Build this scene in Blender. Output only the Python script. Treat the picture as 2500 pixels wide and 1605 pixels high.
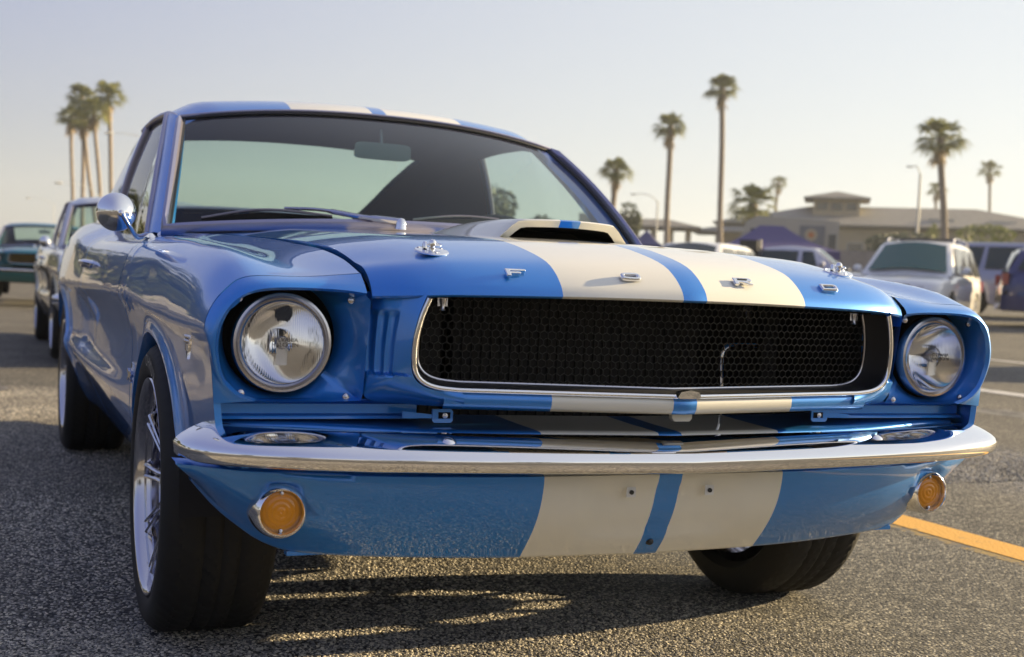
import bpy, bmesh, math, random
import numpy as np
from mathutils import Vector, Matrix
from math import sin, cos, pi, radians, sqrt, exp, atan2
for o in list(bpy.data.objects): bpy.data.objects.remove(o)
S = bpy.context.scene
COL = S.collection
rnd = random.Random(7)

# ------------------------------------------------------------------ camera, sky, sun, exposure
cam_d = bpy.data.cameras.new('camera'); cam = bpy.data.objects.new('camera', cam_d); COL.objects.link(cam); S.camera = cam
YAW, PIT, ROL = 0.38680, -0.04877, 0.04191
cf = Vector((sin(YAW)*cos(PIT), cos(YAW)*cos(PIT), sin(PIT)))
r0 = Vector((cos(YAW), -sin(YAW), 0)); u0 = r0.cross(cf)
cr = r0*cos(ROL) + u0*sin(ROL); cu = -r0*sin(ROL) + u0*cos(ROL)
CP = Vector((-1.1405, -1.7802, 0.7505))
M = Matrix((cr, cu, -cf)).transposed().to_4x4(); M.translation = CP
cam.matrix_world = M
cam_d.sensor_width = 36; cam_d.lens = 36*2.9996/2.5
cam_d.shift_x = 0.0756/2.5; cam_d.shift_y = 0.0445/2.5
cam_d.clip_start = 0.05; cam_d.clip_end = 3000
cam_d.dof.use_dof = True; cam_d.dof.focus_distance = 2.35; cam_d.dof.aperture_fstop = 5.0

SUN_EL, SUN_AZ = radians(14.0), radians(90.0+1.0)   # azimuth measured from +Y towards +X
sdir = Vector((sin(SUN_AZ)*cos(SUN_EL), cos(SUN_AZ)*cos(SUN_EL), sin(SUN_EL)))
W = bpy.data.worlds.new('World'); S.world = W; W.use_nodes = True
wn = W.node_tree; wn.nodes.clear()
sky = wn.nodes.new('ShaderNodeTexSky'); sky.sky_type = 'NISHITA'; sky.sun_disc = False
sky.sun_elevation = SUN_EL; sky.sun_rotation = SUN_AZ
sky.air_density = 1.0; sky.dust_density = 1.2; sky.ozone_density = 2.0; sky.altitude = 0
bg = wn.nodes.new('ShaderNodeBackground'); bg.inputs['Strength'].default_value = 0.06
# marine haze over the whole sky: paler towards the sun, cream at the horizon
wt = wn.nodes.new('ShaderNodeTexCoord'); wd = wn.nodes.new('ShaderNodeVectorMath'); wd.operation = 'DOT_PRODUCT'; wd.inputs[1].default_value = (sdir.x, sdir.y, 0.0)
wn.links.new(wt.outputs['Generated'], wd.inputs[0])
mr = wn.nodes.new('ShaderNodeMapRange'); mr.interpolation_type = 'SMOOTHSTEP'; mr.inputs[1].default_value = -0.55; mr.inputs[2].default_value = 0.80; wn.links.new(wd.outputs['Value'], mr.inputs[0])
hz = wn.nodes.new('ShaderNodeMixRGB'); hz.inputs[1].default_value = (.100, .112, .215, 1); hz.inputs[2].default_value = (.34, .345, .35, 1); wn.links.new(mr.outputs[0], hz.inputs[0])
ws = wn.nodes.new('ShaderNodeSeparateXYZ'); wn.links.new(wt.outputs['Generated'], ws.inputs[0])
mz = wn.nodes.new('ShaderNodeMapRange'); mz.interpolation_type = 'SMOOTHSTEP'; mz.inputs[1].default_value = -0.02; mz.inputs[2].default_value = 0.26; mz.inputs[3].default_value = 1.0; mz.inputs[4].default_value = 0.0; wn.links.new(ws.outputs[2], mz.inputs[0])
hr = wn.nodes.new('ShaderNodeMixRGB'); hr.inputs[1].default_value = (.180, .165, .150, 1); hr.inputs[2].default_value = (.38, .375, .35, 1); wn.links.new(mr.outputs[0], hr.inputs[0])
hm = wn.nodes.new('ShaderNodeMixRGB'); wn.links.new(mz.outputs[0], hm.inputs[0]); wn.links.new(hz.outputs[0], hm.inputs[1]); wn.links.new(hr.outputs[0], hm.inputs[2])
bh = wn.nodes.new('ShaderNodeBackground'); bh.inputs['Strength'].default_value = 0.92; wn.links.new(hm.outputs[0], bh.inputs[0])
ad = wn.nodes.new('ShaderNodeMixShader'); ad.inputs[0].default_value = 0.75
wo = wn.nodes.new('ShaderNodeOutputWorld')
wn.links.new(sky.outputs[0], bg.inputs[0]); wn.links.new(bg.outputs[0], ad.inputs[1]); wn.links.new(bh.outputs[0], ad.inputs[2]); wn.links.new(ad.outputs[0], wo.inputs[0])
sl = bpy.data.lights.new('sun', 'SUN'); sl.energy = 5.0; sl.angle = radians(0.6); sl.color = (1.0, 0.77, 0.44)
so = bpy.data.objects.new('sun', sl); COL.objects.link(so)
so.rotation_mode = 'QUATERNION'; so.rotation_quaternion = sdir.to_track_quat('Z', 'Y'); so.location = sdir*30
S.view_settings.view_transform = 'Standard'; S.view_settings.look = 'None'
S.view_settings.gamma = 1.0; S.view_settings.exposure = 1.48; S.view_settings.use_curve_mapping = False
S.render.engine = 'CYCLES'
try:
    S.cycles.max_bounces = 8; S.cycles.transparent_max_bounces = 12; S.cycles.caustics_reflective = False; S.cycles.caustics_refractive = False
except Exception: pass

def gz(x, y):
    """height of the lot: flat by the car, rising gently away to the right and behind"""
    sp = lambda t: math.log1p(math.exp(min(t, 40.0))) if t < 30 else t
    d = min(1.0, max(0.0, 1.0 - (sqrt(x*x+y*y)-150)/150))
    return (0.024*sp(x-3.5) + 0.008*sp(y-8))*1.0 if sqrt(x*x+y*y) < 120 else (0.024*sp(min(x, 95.0)-3.5)+0.008*sp(min(y, 95.0)-8))

# ------------------------------------------------------------------ helpers
def pchip(xs, ys):
    xs = list(map(float, xs)); ys = list(map(float, ys)); n = len(xs)
    h = [xs[i+1]-xs[i] for i in range(n-1)]; d = [(ys[i+1]-ys[i])/h[i] for i in range(n-1)]
    m = [0.0]*n; m[0] = d[0]; m[-1] = d[-1]
    for i in range(1, n-1):
        if d[i-1]*d[i] > 0:
            w1 = 2*h[i]+h[i-1]; w2 = h[i]+2*h[i-1]; m[i] = (w1+w2)/(w1/d[i-1]+w2/d[i])
    def f(x):
        if x <= xs[0]: return ys[0]
        if x >= xs[-1]: return ys[-1]
        lo, hi = 0, n-1
        while hi-lo > 1:
            k = (lo+hi)//2
            if xs[k] <= x: lo = k
            else: hi = k
        t = (x-xs[lo])/h[lo]; t2 = t*t; t3 = t2*t
        return (2*t3-3*t2+1)*ys[lo] + (t3-2*t2+t)*h[lo]*m[lo] + (-2*t3+3*t2)*ys[lo+1] + (t3-t2)*h[lo]*m[lo+1]
    return f

def crom(pts, n, closed=False):
    """Catmull-Rom (centripetal-ish) resample of points into n points evenly spaced by length"""
    P = [Vector(p) for p in pts]; out = []; m = len(P); segs = m if closed else m-1
    for i in range(segs):
        p1 = P[i]; p2 = P[(i+1) % m]
        p0 = P[i-1] if (closed or i > 0) else p1*2-p2
        p3 = P[(i+2) % m] if (closed or i+2 < m) else p2*2-p1
        for k in range(12):
            t = k/12
            out.append(0.5*((2*p1)+(p2-p0)*t+(2*p0-5*p1+4*p2-p3)*t*t+(3*p1-p0-3*p2+p3)*t*t*t))
    if not closed: out.append(P[-1].copy())
    return resample(out, n, closed)

def resample(P, n, closed=False):
    P = [Vector(p) for p in P]
    if closed: P = P+[P[0]]
    L = [0.0]
    for a, b in zip(P[:-1], P[1:]): L.append(L[-1]+(b-a).length)
    T = L[-1]; res = []; j = 0
    cnt = n if closed else n-1
    for i in range(n):
        s = T*i/cnt
        while j < len(L)-2 and L[j+1] < s: j += 1
        t = (s-L[j])/max(1e-9, L[j+1]-L[j]); res.append(P[j].lerp(P[j+1], min(1, max(0, t))))
    return res

class MB:
    def __init__(self): self.v = []; self.f = []
    def add(self, verts, faces):
        b = len(self.v); self.v += [tuple(p) for p in verts]; self.f += [tuple(b+i for i in f) for f in faces]; return self
    def grid(self, rows, cu_=False, cv=False, flip=False, skip=None):
        nu = len(rows); nv = len(rows[0]); V = [p for r in rows for p in r]; F = []
        for i in range(nu if cu_ else nu-1):
            for j in range(nv if cv else nv-1):
                if skip and skip(i, j): continue
                a = i*nv+j; b = i*nv+(j+1) % nv; c = ((i+1) % nu)*nv+(j+1) % nv; d = ((i+1) % nu)*nv+j
                F.append((a, d, c, b) if flip else (a, b, c, d))
        return self.add(V, F)
    def box(self, c, s, R=None):
        c = Vector(c); hx, hy, hz = s[0]/2, s[1]/2, s[2]/2
        V = [Vector((x, y, z)) for z in (-hz, hz) for y in (-hy, hy) for x in (-hx, hx)]
        if R is not None: V = [R @ p for p in V]
        return self.add([c+p for p in V], [(0, 2, 3, 1), (4, 5, 7, 6), (0, 1, 5, 4), (2, 6, 7, 3), (0, 4, 6, 2), (1, 3, 7, 5)])
    def tube(self, path, r, n=8, caps=True, closed=False, flat=None, up=None):
        P = [Vector(p) for p in path]; m = len(P); rr = r if isinstance(r, (list, tuple)) else [r]*m; rows = []
        prev = None
        for i, p in enumerate(P):
            if closed: t = P[(i+1) % m]-P[i-1]
            else: t = P[min(i+1, m-1)]-P[max(i-1, 0)]
            t.normalize()
            if prev is None:
                a = Vector(up) if up else (Vector((0, 0, 1)) if abs(t.z) < .9 else Vector((1, 0, 0)))
            else: a = prev
            b = t.cross(a); b.normalize(); a2 = b.cross(t); a2.normalize(); prev = a2
            fl = flat or 1.0
            rows.append([p+a2*cos(2*pi*k/n)*rr[i]+b*sin(2*pi*k/n)*rr[i]*fl for k in range(n)])
        self.grid(rows, cu_=closed, cv=True)
        if caps and not closed:
            b0 = len(self.v)-m*n
            self.f.append(tuple(b0+k for k in range(n))[::-1]); self.f.append(tuple(b0+(m-1)*n+k for k in range(n)))
        return self
    def lathe(self, prof, origin, axis, n=48, start=None):
        """prof: list of (radius, along)"""
        ax = Vector(axis).normalized(); a = ax.orthogonal().normalized(); b = ax.cross(a); o = Vector(origin)
        rows = [[o+ax*h+(a*cos(2*pi*k/n)+b*sin(2*pi*k/n))*r for k in range(n)] for r, h in prof]
        return self.grid(rows, cv=True)
    def prism(self, poly, o, ax, ay, depth):
        """extrude a 2D polygon (list) laid on axes ax, ay from origin o by vector depth"""
        o = Vector(o); ax = Vector(ax); ay = Vector(ay); depth = Vector(depth); n = len(poly)
        V = [o+ax*x+ay*y for x, y in poly]; V += [p+depth for p in V]
        return self.add(V, [tuple(range(n))[::-1], tuple(range(n, 2*n))]+[(i, (i+1) % n, n+(i+1) % n, n+i) for i in range(n)])
    def mesh(self, name, mat=None, ang=40, smooth=True, mats=None, mi=None):
        me = bpy.data.meshes.new(name); me.from_pydata(self.v, [], self.f)
        bm = bmesh.new(); bm.from_mesh(me); bmesh.ops.recalc_face_normals(bm, faces=bm.faces); bm.to_mesh(me); bm.free()
        if smooth:
            me.shade_smooth()
            if ang < 180: me.set_sharp_from_angle(angle=radians(ang))
        for m in (mats or [mat]): me.materials.append(m)
        return me
    def build(self, name, mat, parent=None, ang=40, smooth=True, weld=0.0):
        if weld:
            me = bpy.data.meshes.new(name); me.from_pydata(self.v, [], self.f)
            bm = bmesh.new(); bm.from_mesh(me); bmesh.ops.remove_doubles(bm, verts=bm.verts, dist=weld)
            bmesh.ops.recalc_face_normals(bm, faces=bm.faces); bm.to_mesh(me); bm.free()
            if smooth: me.shade_smooth(); me.set_sharp_from_angle(angle=radians(ang))
            me.materials.append(mat)
        else: me = self.mesh(name, mat, ang, smooth)
        o = bpy.data.objects.new(name, me); COL.objects.link(o)
        if parent is not None: o.parent = parent
        return o

def tag(o, label=None, cat=None, group=None, kind=None):
    if label: o['label'] = label
    if cat: o['category'] = cat
    if group: o['group'] = group
    if kind: o['kind'] = kind
    return o
def thing(name, label, cat, loc=(0, 0, 0), rz=0.0, group=None):
    o = bpy.data.objects.new(name, None); COL.objects.link(o); o.location = loc; o.rotation_euler = (0, 0, rz)
    o.empty_display_size = 0.2
    return tag(o, label, cat, group)
def copy_tree(o, parent=None, swap=None):
    c = o.copy(); COL.objects.link(c); c.parent = parent
    if swap and c.type == 'MESH':
        for s in c.material_slots:
            if s.material and s.material.name in swap:
                m = swap[s.material.name]; s.link = 'OBJECT'; s.material = m
    for ch in list(o.children): copy_tree(ch, c, swap)
    return c
def solid(o, t, off=-1.0):
    md = o.modifiers.new('thickness', 'SOLIDIFY'); md.thickness = t; md.offset = off; return o

# ------------------------------------------------------------------ materials
MATS = {}
def nm(name):
    m = bpy.data.materials.new(name); m.use_nodes = True; nt = m.node_tree
    b = nt.nodes['Principled BSDF']; MATS[name] = m; return m, nt, b
def N(nt, typ, **kw):
    n = nt.nodes.new(typ)
    for k, v in kw.items():
        if k in n.inputs.keys() if hasattr(n.inputs, 'keys') else False: n.inputs[k].default_value = v
        else: setattr(n, k, v)
    return n
def simple(name, col, rough=0.5, metal=0.0, coat=0.0, noise=0.0, nscale=30.0, bump=0.0, spec=0.5, emis=None):
    m, nt, b = nm(name)
    b.inputs['Base Color'].default_value = (*col, 1); b.inputs['Roughness'].default_value = rough
    b.inputs['Metallic'].default_value = metal; b.inputs['Coat Weight'].default_value = coat
    b.inputs['Coat Roughness'].default_value = 0.03; b.inputs['Specular IOR Level'].default_value = spec
    if noise or bump:
        tc = nt.nodes.new('ShaderNodeTexCoord'); no = nt.nodes.new('ShaderNodeTexNoise'); no.inputs['Scale'].default_value = nscale; no.inputs['Detail'].default_value = 5
        nt.links.new(tc.outputs['Object'], no.inputs['Vector'])
        if noise:
            hs = nt.nodes.new('ShaderNodeMixRGB'); hs.blend_type = 'MIX'
            hs.inputs[1].default_value = tuple(c*(1-noise) for c in col)+(1,); hs.inputs[2].default_value = tuple(min(1, c*(1+noise)) for c in col)+(1,)
            nt.links.new(no.outputs[0], hs.inputs[0]); nt.links.new(hs.outputs[0], b.inputs['Base Color'])
        if bump:
            bp = nt.nodes.new('ShaderNodeBump'); bp.inputs['Strength'].default_value = bump; bp.inputs['Distance'].default_value = 0.002
            nt.links.new(no.outputs[0], bp.inputs['Height']); nt.links.new(bp.outputs[0], b.inputs['Normal'])
    return m
CREAM = (0.80, 0.78, 0.68)
def paint(name, col, stripes=False, metal=0.55, rough=0.36, taper=True):
    m, nt, b = nm(name); L = nt.links
    b.inputs['Metallic'].default_value = metal; b.inputs['Roughness'].default_value = rough
    b.inputs['Coat Weight'].default_value = 1.0; b.inputs['Coat Roughness'].default_value = 0.015; b.inputs['Coat IOR'].default_value = 1.62
    tc = nt.nodes.new('ShaderNodeTexCoord')
    no = nt.nodes.new('ShaderNodeTexNoise'); no.inputs['Scale'].default_value = 900; no.inputs['Detail'].default_value = 2; L.new(tc.outputs['Object'], no.inputs['Vector'])
    fl = nt.nodes.new('ShaderNodeMixRGB'); fl.inputs[1].default_value = tuple(c*0.82 for c in col)+(1,); fl.inputs[2].default_value = tuple(min(1, c*1.18) for c in col)+(1,)
    L.new(no.outputs[0], fl.inputs[0])
    out = fl.outputs[0]
    # dust film: very faint lighter veil on upward faces is left out; faint large orange-peel on the coat
    n2 = nt.nodes.new('ShaderNodeTexNoise'); n2.inputs['Scale'].default_value = 140; n2.inputs['Detail'].default_value = 1; L.new(tc.outputs['Object'], n2.inputs['Vector'])
    bp = nt.nodes.new('ShaderNodeBump'); bp.inputs['Strength'].default_value = 0.05; bp.inputs['Distance'].default_value = 0.0004
    L.new(n2.outputs[0], bp.inputs['Height']); L.new(bp.outputs[0], b.inputs['Coat Normal'])
    if stripes:
        sx = nt.nodes.new('ShaderNodeSeparateXYZ'); L.new(tc.outputs['Object'], sx.inputs[0])
        ab = nt.nodes.new('ShaderNodeMath'); ab.operation = 'ABSOLUTE'; L.new(sx.outputs[0], ab.inputs[0])
        w = nt.nodes.new('ShaderNodeMapRange'); w.inputs[1].default_value = 0.1; w.inputs[2].default_value = 1.95; w.inputs[3].default_value = 0.244; w.inputs[4].default_value = 0.279
        L.new(sx.outputs[1], w.inputs[0])
        lt = nt.nodes.new('ShaderNodeMath'); lt.operation = 'LESS_THAN'; L.new(ab.outputs[0], lt.inputs[0]); L.new(w.outputs[0], lt.inputs[1])
        gt = nt.nodes.new('ShaderNodeMath'); gt.operation = 'GREATER_THAN'; L.new(ab.outputs[0], gt.inputs[0]); gt.inputs[1].default_value = 0.0235
        mu = nt.nodes.new('ShaderNodeMath'); mu.operation = 'MULTIPLY'; L.new(lt.outputs[0], mu.inputs[0]); L.new(gt.outputs[0], mu.inputs[1])
        mx = nt.nodes.new('ShaderNodeMixRGB'); L.new(mu.outputs[0], mx.inputs[0]); L.new(out, mx.inputs[1]); mx.inputs[2].default_value = CREAM+(1,)
        out = mx.outputs[0]
        mm = nt.nodes.new('ShaderNodeMapRange'); mm.inputs[3].default_value = metal; mm.inputs[4].default_value = 0.0; L.new(mu.outputs[0], mm.inputs[0]); L.new(mm.outputs[0], b.inputs['Metallic'])
        mr = nt.nodes.new('ShaderNodeMapRange'); mr.inputs[3].default_value = rough; mr.inputs[4].default_value = 0.5; L.new(mu.outputs[0], mr.inputs[0]); L.new(mr.outputs[0], b.inputs['Roughness'])
    L.new(out, b.inputs['Base Color'])
    return m
BLUE = (0.020, 0.235, 0.74)
m_blue = paint('blue_paint', BLUE); m_strip = paint('striped_paint', BLUE, True)
m_silver = paint('silver_paint', (0.62, 0.64, 0.66), metal=0.6, rough=0.3)
m_teal = paint('teal_paint', (0.01, 0.16, 0.20), metal=0.4)
m_chrome = simple('chrome', (0.88, 0.88, 0.90), 0.035, 1.0)
m_alu = simple('polished_aluminium', (0.60, 0.60, 0.65), 0.10, 1.0)
m_steel = simple('stainless_trim', (0.55, 0.55, 0.60), 0.22, 1.0)
m_rub = simple('tyre_rubber', (0.005, 0.005, 0.005), 0.7, noise=0.2, nscale=60)
m_black = simple('satin_black', (0.012, 0.012, 0.013), 0.45)
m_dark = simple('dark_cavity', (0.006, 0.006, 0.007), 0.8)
m_inter = simple('black_vinyl', (0.022, 0.022, 0.028), 0.5, bump=0.3, nscale=300)
m_liner = simple('headliner', (0.012, 0.016, 0.045), 0.9)
m_mesh = simple('grille_mesh_metal', (0.020, 0.020, 0.019), 0.5, 0.3)
m_letter = simple('white_letter', (0.35, 0.33, 0.28), 0.7)
m_rad = simple('radiator', (0.010, 0.010, 0.010), 0.6, 0.3)
m_wiper = simple('wiper_metal', (0.22, 0.21, 0.25), 0.35, 0.8)

def glass(name, tint, dens_rough=0.0, bump=None, gl=1.0):
    m, nt, b = nm(name); L = nt.links; nt.nodes.remove(b); o = nt.nodes['Material Output']
    tr = nt.nodes.new('ShaderNodeBsdfTransparent'); tr.inputs[0].default_value = (*tint, 1)
    g = nt.nodes.new('ShaderNodeBsdfGlossy'); g.inputs['Roughness'].default_value = dens_rough; g.inputs['Color'].default_value = (gl, gl, gl, 1)
    fr = nt.nodes.new('ShaderNodeLayerWeight'); fr.inputs[0].default_value = 0.5
    pw = nt.nodes.new('ShaderNodeMath'); pw.operation = 'POWER'; pw.inputs[1].default_value = 5.0; L.new(fr.outputs['Facing'], pw.inputs[0])
    ma = nt.nodes.new('ShaderNodeMath'); ma.operation = 'MULTIPLY_ADD'; ma.inputs[1].default_value = 0.85; ma.inputs[2].default_value = 0.04; L.new(pw.outputs[0], ma.inputs[0])
    mx = nt.nodes.new('ShaderNodeMixShader'); L.new(ma.outputs[0], mx.inputs[0]); L.new(tr.outputs[0], mx.inputs[1]); L.new(g.outputs[0], mx.inputs[2]); L.new(mx.outputs[0], o.inputs[0])
    if bump:
        bp = nt.nodes.new('ShaderNodeBump'); bp.inputs['Strength'].default_value = 1.0; bp.inputs['Distance'].default_value = bump[1]
        tc = nt.nodes.new('ShaderNodeTexCoord'); wv = nt.nodes.new('ShaderNodeTexWave'); wv.bands_direction = 'X'; wv.inputs['Scale'].default_value = bump[0]
        L.new(tc.outputs['Object'], wv.inputs[0]); L.new(wv.outputs[1], bp.inputs['Height']); L.new(bp.outputs[0], g.inputs['Normal']); L.new(bp.outputs[0], fr.inputs['Normal'])
    return m
m_glass = glass('window_glass', (0.75, 0.86, 0.81))
m_sideglass = glass('side_glass', (0.72, 0.80, 0.80))
def lens_mat(name, col, rough=0.02, ior=1.5):
    m, nt, b = nm(name); L = nt.links
    b.inputs['Base Color'].default_value = (*col, 1); b.inputs['Roughness'].default_value = rough; b.inputs['Transmission Weight'].default_value = 1.0; b.inputs['IOR'].default_value = ior
    return m
m_lens = lens_mat('headlight_glass', (1, 1, 1), 0.01, 1.45)
m_amber = simple('amber_lens', (0.90, 0.33, 0.006), 0.12, coat=0.6)
# ================================================================== the classic car: origin on the ground under its nose, +Y to the tail
# ---- outline functions
h_c = pchip([0, .004, .016, .036, .07, .15, .27, .5, .8, 1.15], [.742, .752, .766, .782, .800, .821, .841, .856, .868, .884])
noseY = pchip([0, .243, .469, .546, .56], [.045, .067, .106, .160, .172])
def hood_z(x, y):
    ax = abs(x); t = y-noseY(ax)
    k = .009*(ax/.43)**2 if ax < .43 else .009*(ax/.43)**2+(ax-.43)*.11
    return h_c(max(0, t))-k*min(1, .3+t*7)-.006*(ax/.55)**2*max(0, 1-t*20)
gapx = pchip([.15, .19, .3, .55, .88, 1.2], [.553, .557, .559, .566, .575, .60])
# fender / door / quarter sections: columns are feature lines running along the car
KY = [.20, .30, .45, .65, .86, 1.28, 1.90, 2.42, 2.90, 3.60, 4.20, 4.56]
SEC = [
 ([.557, .559, .563, .568, .575, .640, .700, .700, .690, .670, .640, .62], [.764, .788, .808, .822, .835, .852, .866, .880, .925, .955, .945, .90]),
 ([.650, .650, .652, .655, .660, .690, .715, .715, .715, .70, .68, .66], [.755, .771, .789, .802, .814, .840, .862, .876, .920, .950, .938, .89]),
 ([.745, .745, .743, .738, .736, .738, .742, .745, .755, .755, .73, .70], [.751, .782, .803, .817, .828, .840, .852, .866, .905, .935, .925, .87]),
 ([.782, .788, .790, .794, .799, .805, .812, .815, .822, .802, .775, .73], [.727, .752, .771, .785, .798, .811, .822, .832, .862, .885, .88, .83]),
 ([.803, .807, .808, .812, .816, .829, .834, .834, .837, .832, .80, .755], [.698, .712, .728, .740, .750, .758, .765, .770, .790, .80, .80, .77]),
 ([.812, .815, .817, .820, .826, .840, .845, .845, .846, .845, .815, .77], [.666, .664, .666, .672, .681, .698, .702, .700, .697, .700, .700, .70]),
 ([.805, .806, .807, .809, .814, .828, .832, .832, .834, .834, .805, .76], [.646, .644, .646, .652, .661, .678, .682, .680, .677, .68, .68, .68]),
 ([.798, .797, .797, .797, .799, .804, .800, .800, .812, .825, .80, .755], [.600, .600, .600, .600, .600, .600, .600, .600, .600, .61, .61, .61]),
 ([.790, .790, .789, .789, .794, .804, .802, .802, .815, .822, .79, .74], [.520, .520, .520, .520, .520, .510, .500, .500, .51, .52, .52, .52]),
 ([.780, .784, .785, .787, .792, .806, .822, .830, .836, .818, .78, .73], [.470, .470, .465, .462, .460, .458, .456, .462, .47, .47, .47, .47]),
 ([.770, .780, .782, .785, .790, .800, .803, .803, .805, .808, .77, .72], [.430, .425, .415, .405, .40, .395, .39, .39, .40, .40, .41, .42]),
 ([.760, .770, .778, .780, .785, .768, .768, .768, .775, .795, .75, .70], [.400, .380, .350, .330, .32, .315, .315, .315, .315, .32, .35, .38]),
 ([.750, .760, .770, .776, .770, .725, .722, .722, .73, .78, .73, .68], [.390, .350, .300, .270, .26, .245, .235, .235, .24, .26, .30, .34]),
]
SF = [(pchip(KY, a), pchip(KY, b)) for a, b in SEC]
ARF, ARR = (.856, .300, .327), (3.60, .335, .345)
def sec_curve(y, n=64):
    pts = [(fx(y), fz(y)) for fx, fz in SF]
    c = crom([(x, z, 0) for x, z in pts], n*2)
    return [(p.x, p.y) for p in c]
def zlow(y):
    for cy, cz, r in (ARF, ARR):
        if abs(y-cy) <= r+1e-6:
            z_ = cz+sqrt(max(0, r*r-(y-cy)**2)); return max(z_, .445) if (cy < 2 and y < cy) else z_
    if y < ARF[0]-ARF[2]: return .445
    if y < ARF[0]+ARF[2]+.08: return .25+.075*max(0, (ARF[0]+ARF[2]+.08-y)/.08)
    if y > ARR[0]+ARR[2]: return .335+(y-ARR[0]-ARR[2])*.12
    if y > ARR[0]-ARR[2]-.08: return .25+.085*max(0, (y-(ARR[0]-ARR[2]-.08))/.08)
    return .25
def cove(y, z):
    if not 1.5 < y < 2.80 or not .44 < z < .69: return 0
    r = max(0, (y-1.95)/.70) if y < 2.65 else max(0, (2.80-y)/.15)
    return -.008*(r*r*(3-2*r))*sin(pi*min(1, max(0, (z-.465)/.215)))**.6 if .465 < z < .68 else 0
def flare(y, z):
    b = 0
    for cy, cz, r in (ARF, ARR):
        d = sqrt((y-cy)**2+(z-cz)**2)-r
        if d > -.03 and z > cz-.12: b += .014*exp(-(max(0, d)/.020)**2)*min(1, max(0, (z-cz-.03)/.12) if y > cy else max(0, (z-cz+.0)/.1))
    return b
def cols(y0, y1, step=.03):
    ys = list(np.linspace(y0, y1, max(2, int((y1-y0)/step)+1)))
    for cy, cz, r in (ARF, ARR):
        if cy-r < y1 and cy+r > y0:
            ys = [y for y in ys if not (cy-r-.012 < y < cy+r+.012)]
            ys += [cy-r*cos(pi*k/36) for k in range(37)]
    ys = sorted(y for y in set(round(float(v), 5) for v in ys) if y0-1e-6 <= y <= y1+1e-6)
    if abs(ys[0]-y0) > 1e-4: ys = [y0]+ys
    if abs(ys[-1]-y1) > 1e-4: ys.append(y1)
    return ys
def side_panel(s, y0, y1, NV=44):
    rows = []
    for y in cols(y0, y1):
        c = sec_curve(y); zl = zlow(y)
        k = max(i for i, p in enumerate(c) if p[1] >= zl); keep = c[:k+1]
        if k+1 < len(c):
            p, q = c[k], c[k+1]; t = min(1, max(0, (p[1]-zl)/max(1e-5, p[1]-q[1]))); keep.append((p[0]+(q[0]-p[0])*t, zl))
        else: keep.append((c[-1][0], c[-1][1]-1e-4))
        R = resample([(x, z, 0) for x, z in keep], NV)
        row = [Vector((s*(p.x+flare(y, p.y)+cove(y, p.y)), y, p.y)) for p in R]
        e = row[-1]; inn = [Vector((e.x-s*.010, y, e.z-.004)), Vector((e.x-s*.030, y, e.z-.006)), Vector((e.x-s*.034, y, e.z+.010))]
        rows.append(row+inn)
    # hem the two ends
    def hem(r, dy): return [p+Vector((-s*.012, dy, 0)) for p in r]
    rows = [hem(rows[0], .003)]+rows+[hem(rows[-1], -.003)]
    m = MB(); m.grid(rows, flip=(s < 0)); return m

def mirror_pts(P, s): return [Vector((p[0]*s, p[1], p[2])) for p in P]

# headlight opening lip and grille outline (right-hand side, x>0)
LIP = [(.556, .159, .732), (.60, .158, .736), (.66, .159, .737), (.71, .161, .735), (.745, .165, .728), (.772, .170, .710), (.790, .176, .680), (.797, .180, .645), (.793, .184, .612), (.782, .188, .583), (.760, .190, .561), (.73, .192, .550), (.68, .193, .548), (.61, .193, .549), (.548, .193, .551)]
CHR = [(.466, .728), (.476, .700), (.483, .668), (.485, .641), (.483, .615), (.475, .598), (.460, .587), (.438, .581), (.405, .578)]
def gY(x, z): return .045+.13*abs(x)+(.735-z)*.10
def grid_between(A, B, n, bulge=None):
    rows = []
    for i in range(n+1):
        t = i/n; rows.append([Vector(a).lerp(Vector(b), t)+(bulge(t, j, len(A)) if bulge else Vector((0, 0, 0))) for j, (a, b) in enumerate(zip(A, B))])
    return rows

def build_letter_mesh(kind, w, h):
    """blocky raised letters; polygons in a unit box, returned as bars"""
    t = .22
    return {'F': [[(0, 0), (t, 0), (t, .38), (.72, .38), (.72, .60), (t, .60), (t, .78), (1, .78), (1, 1), (0, 1)]],
            'O': [], 'D': [], 'R': [[(0, 0), (t, 0), (t, .34), (.45, .34), (.78, 0), (1.02, 0), (.72, .36), (.95, .42), (1, .55), (1, .85), (.88, 1), (0, 1)]]}[kind]

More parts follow.
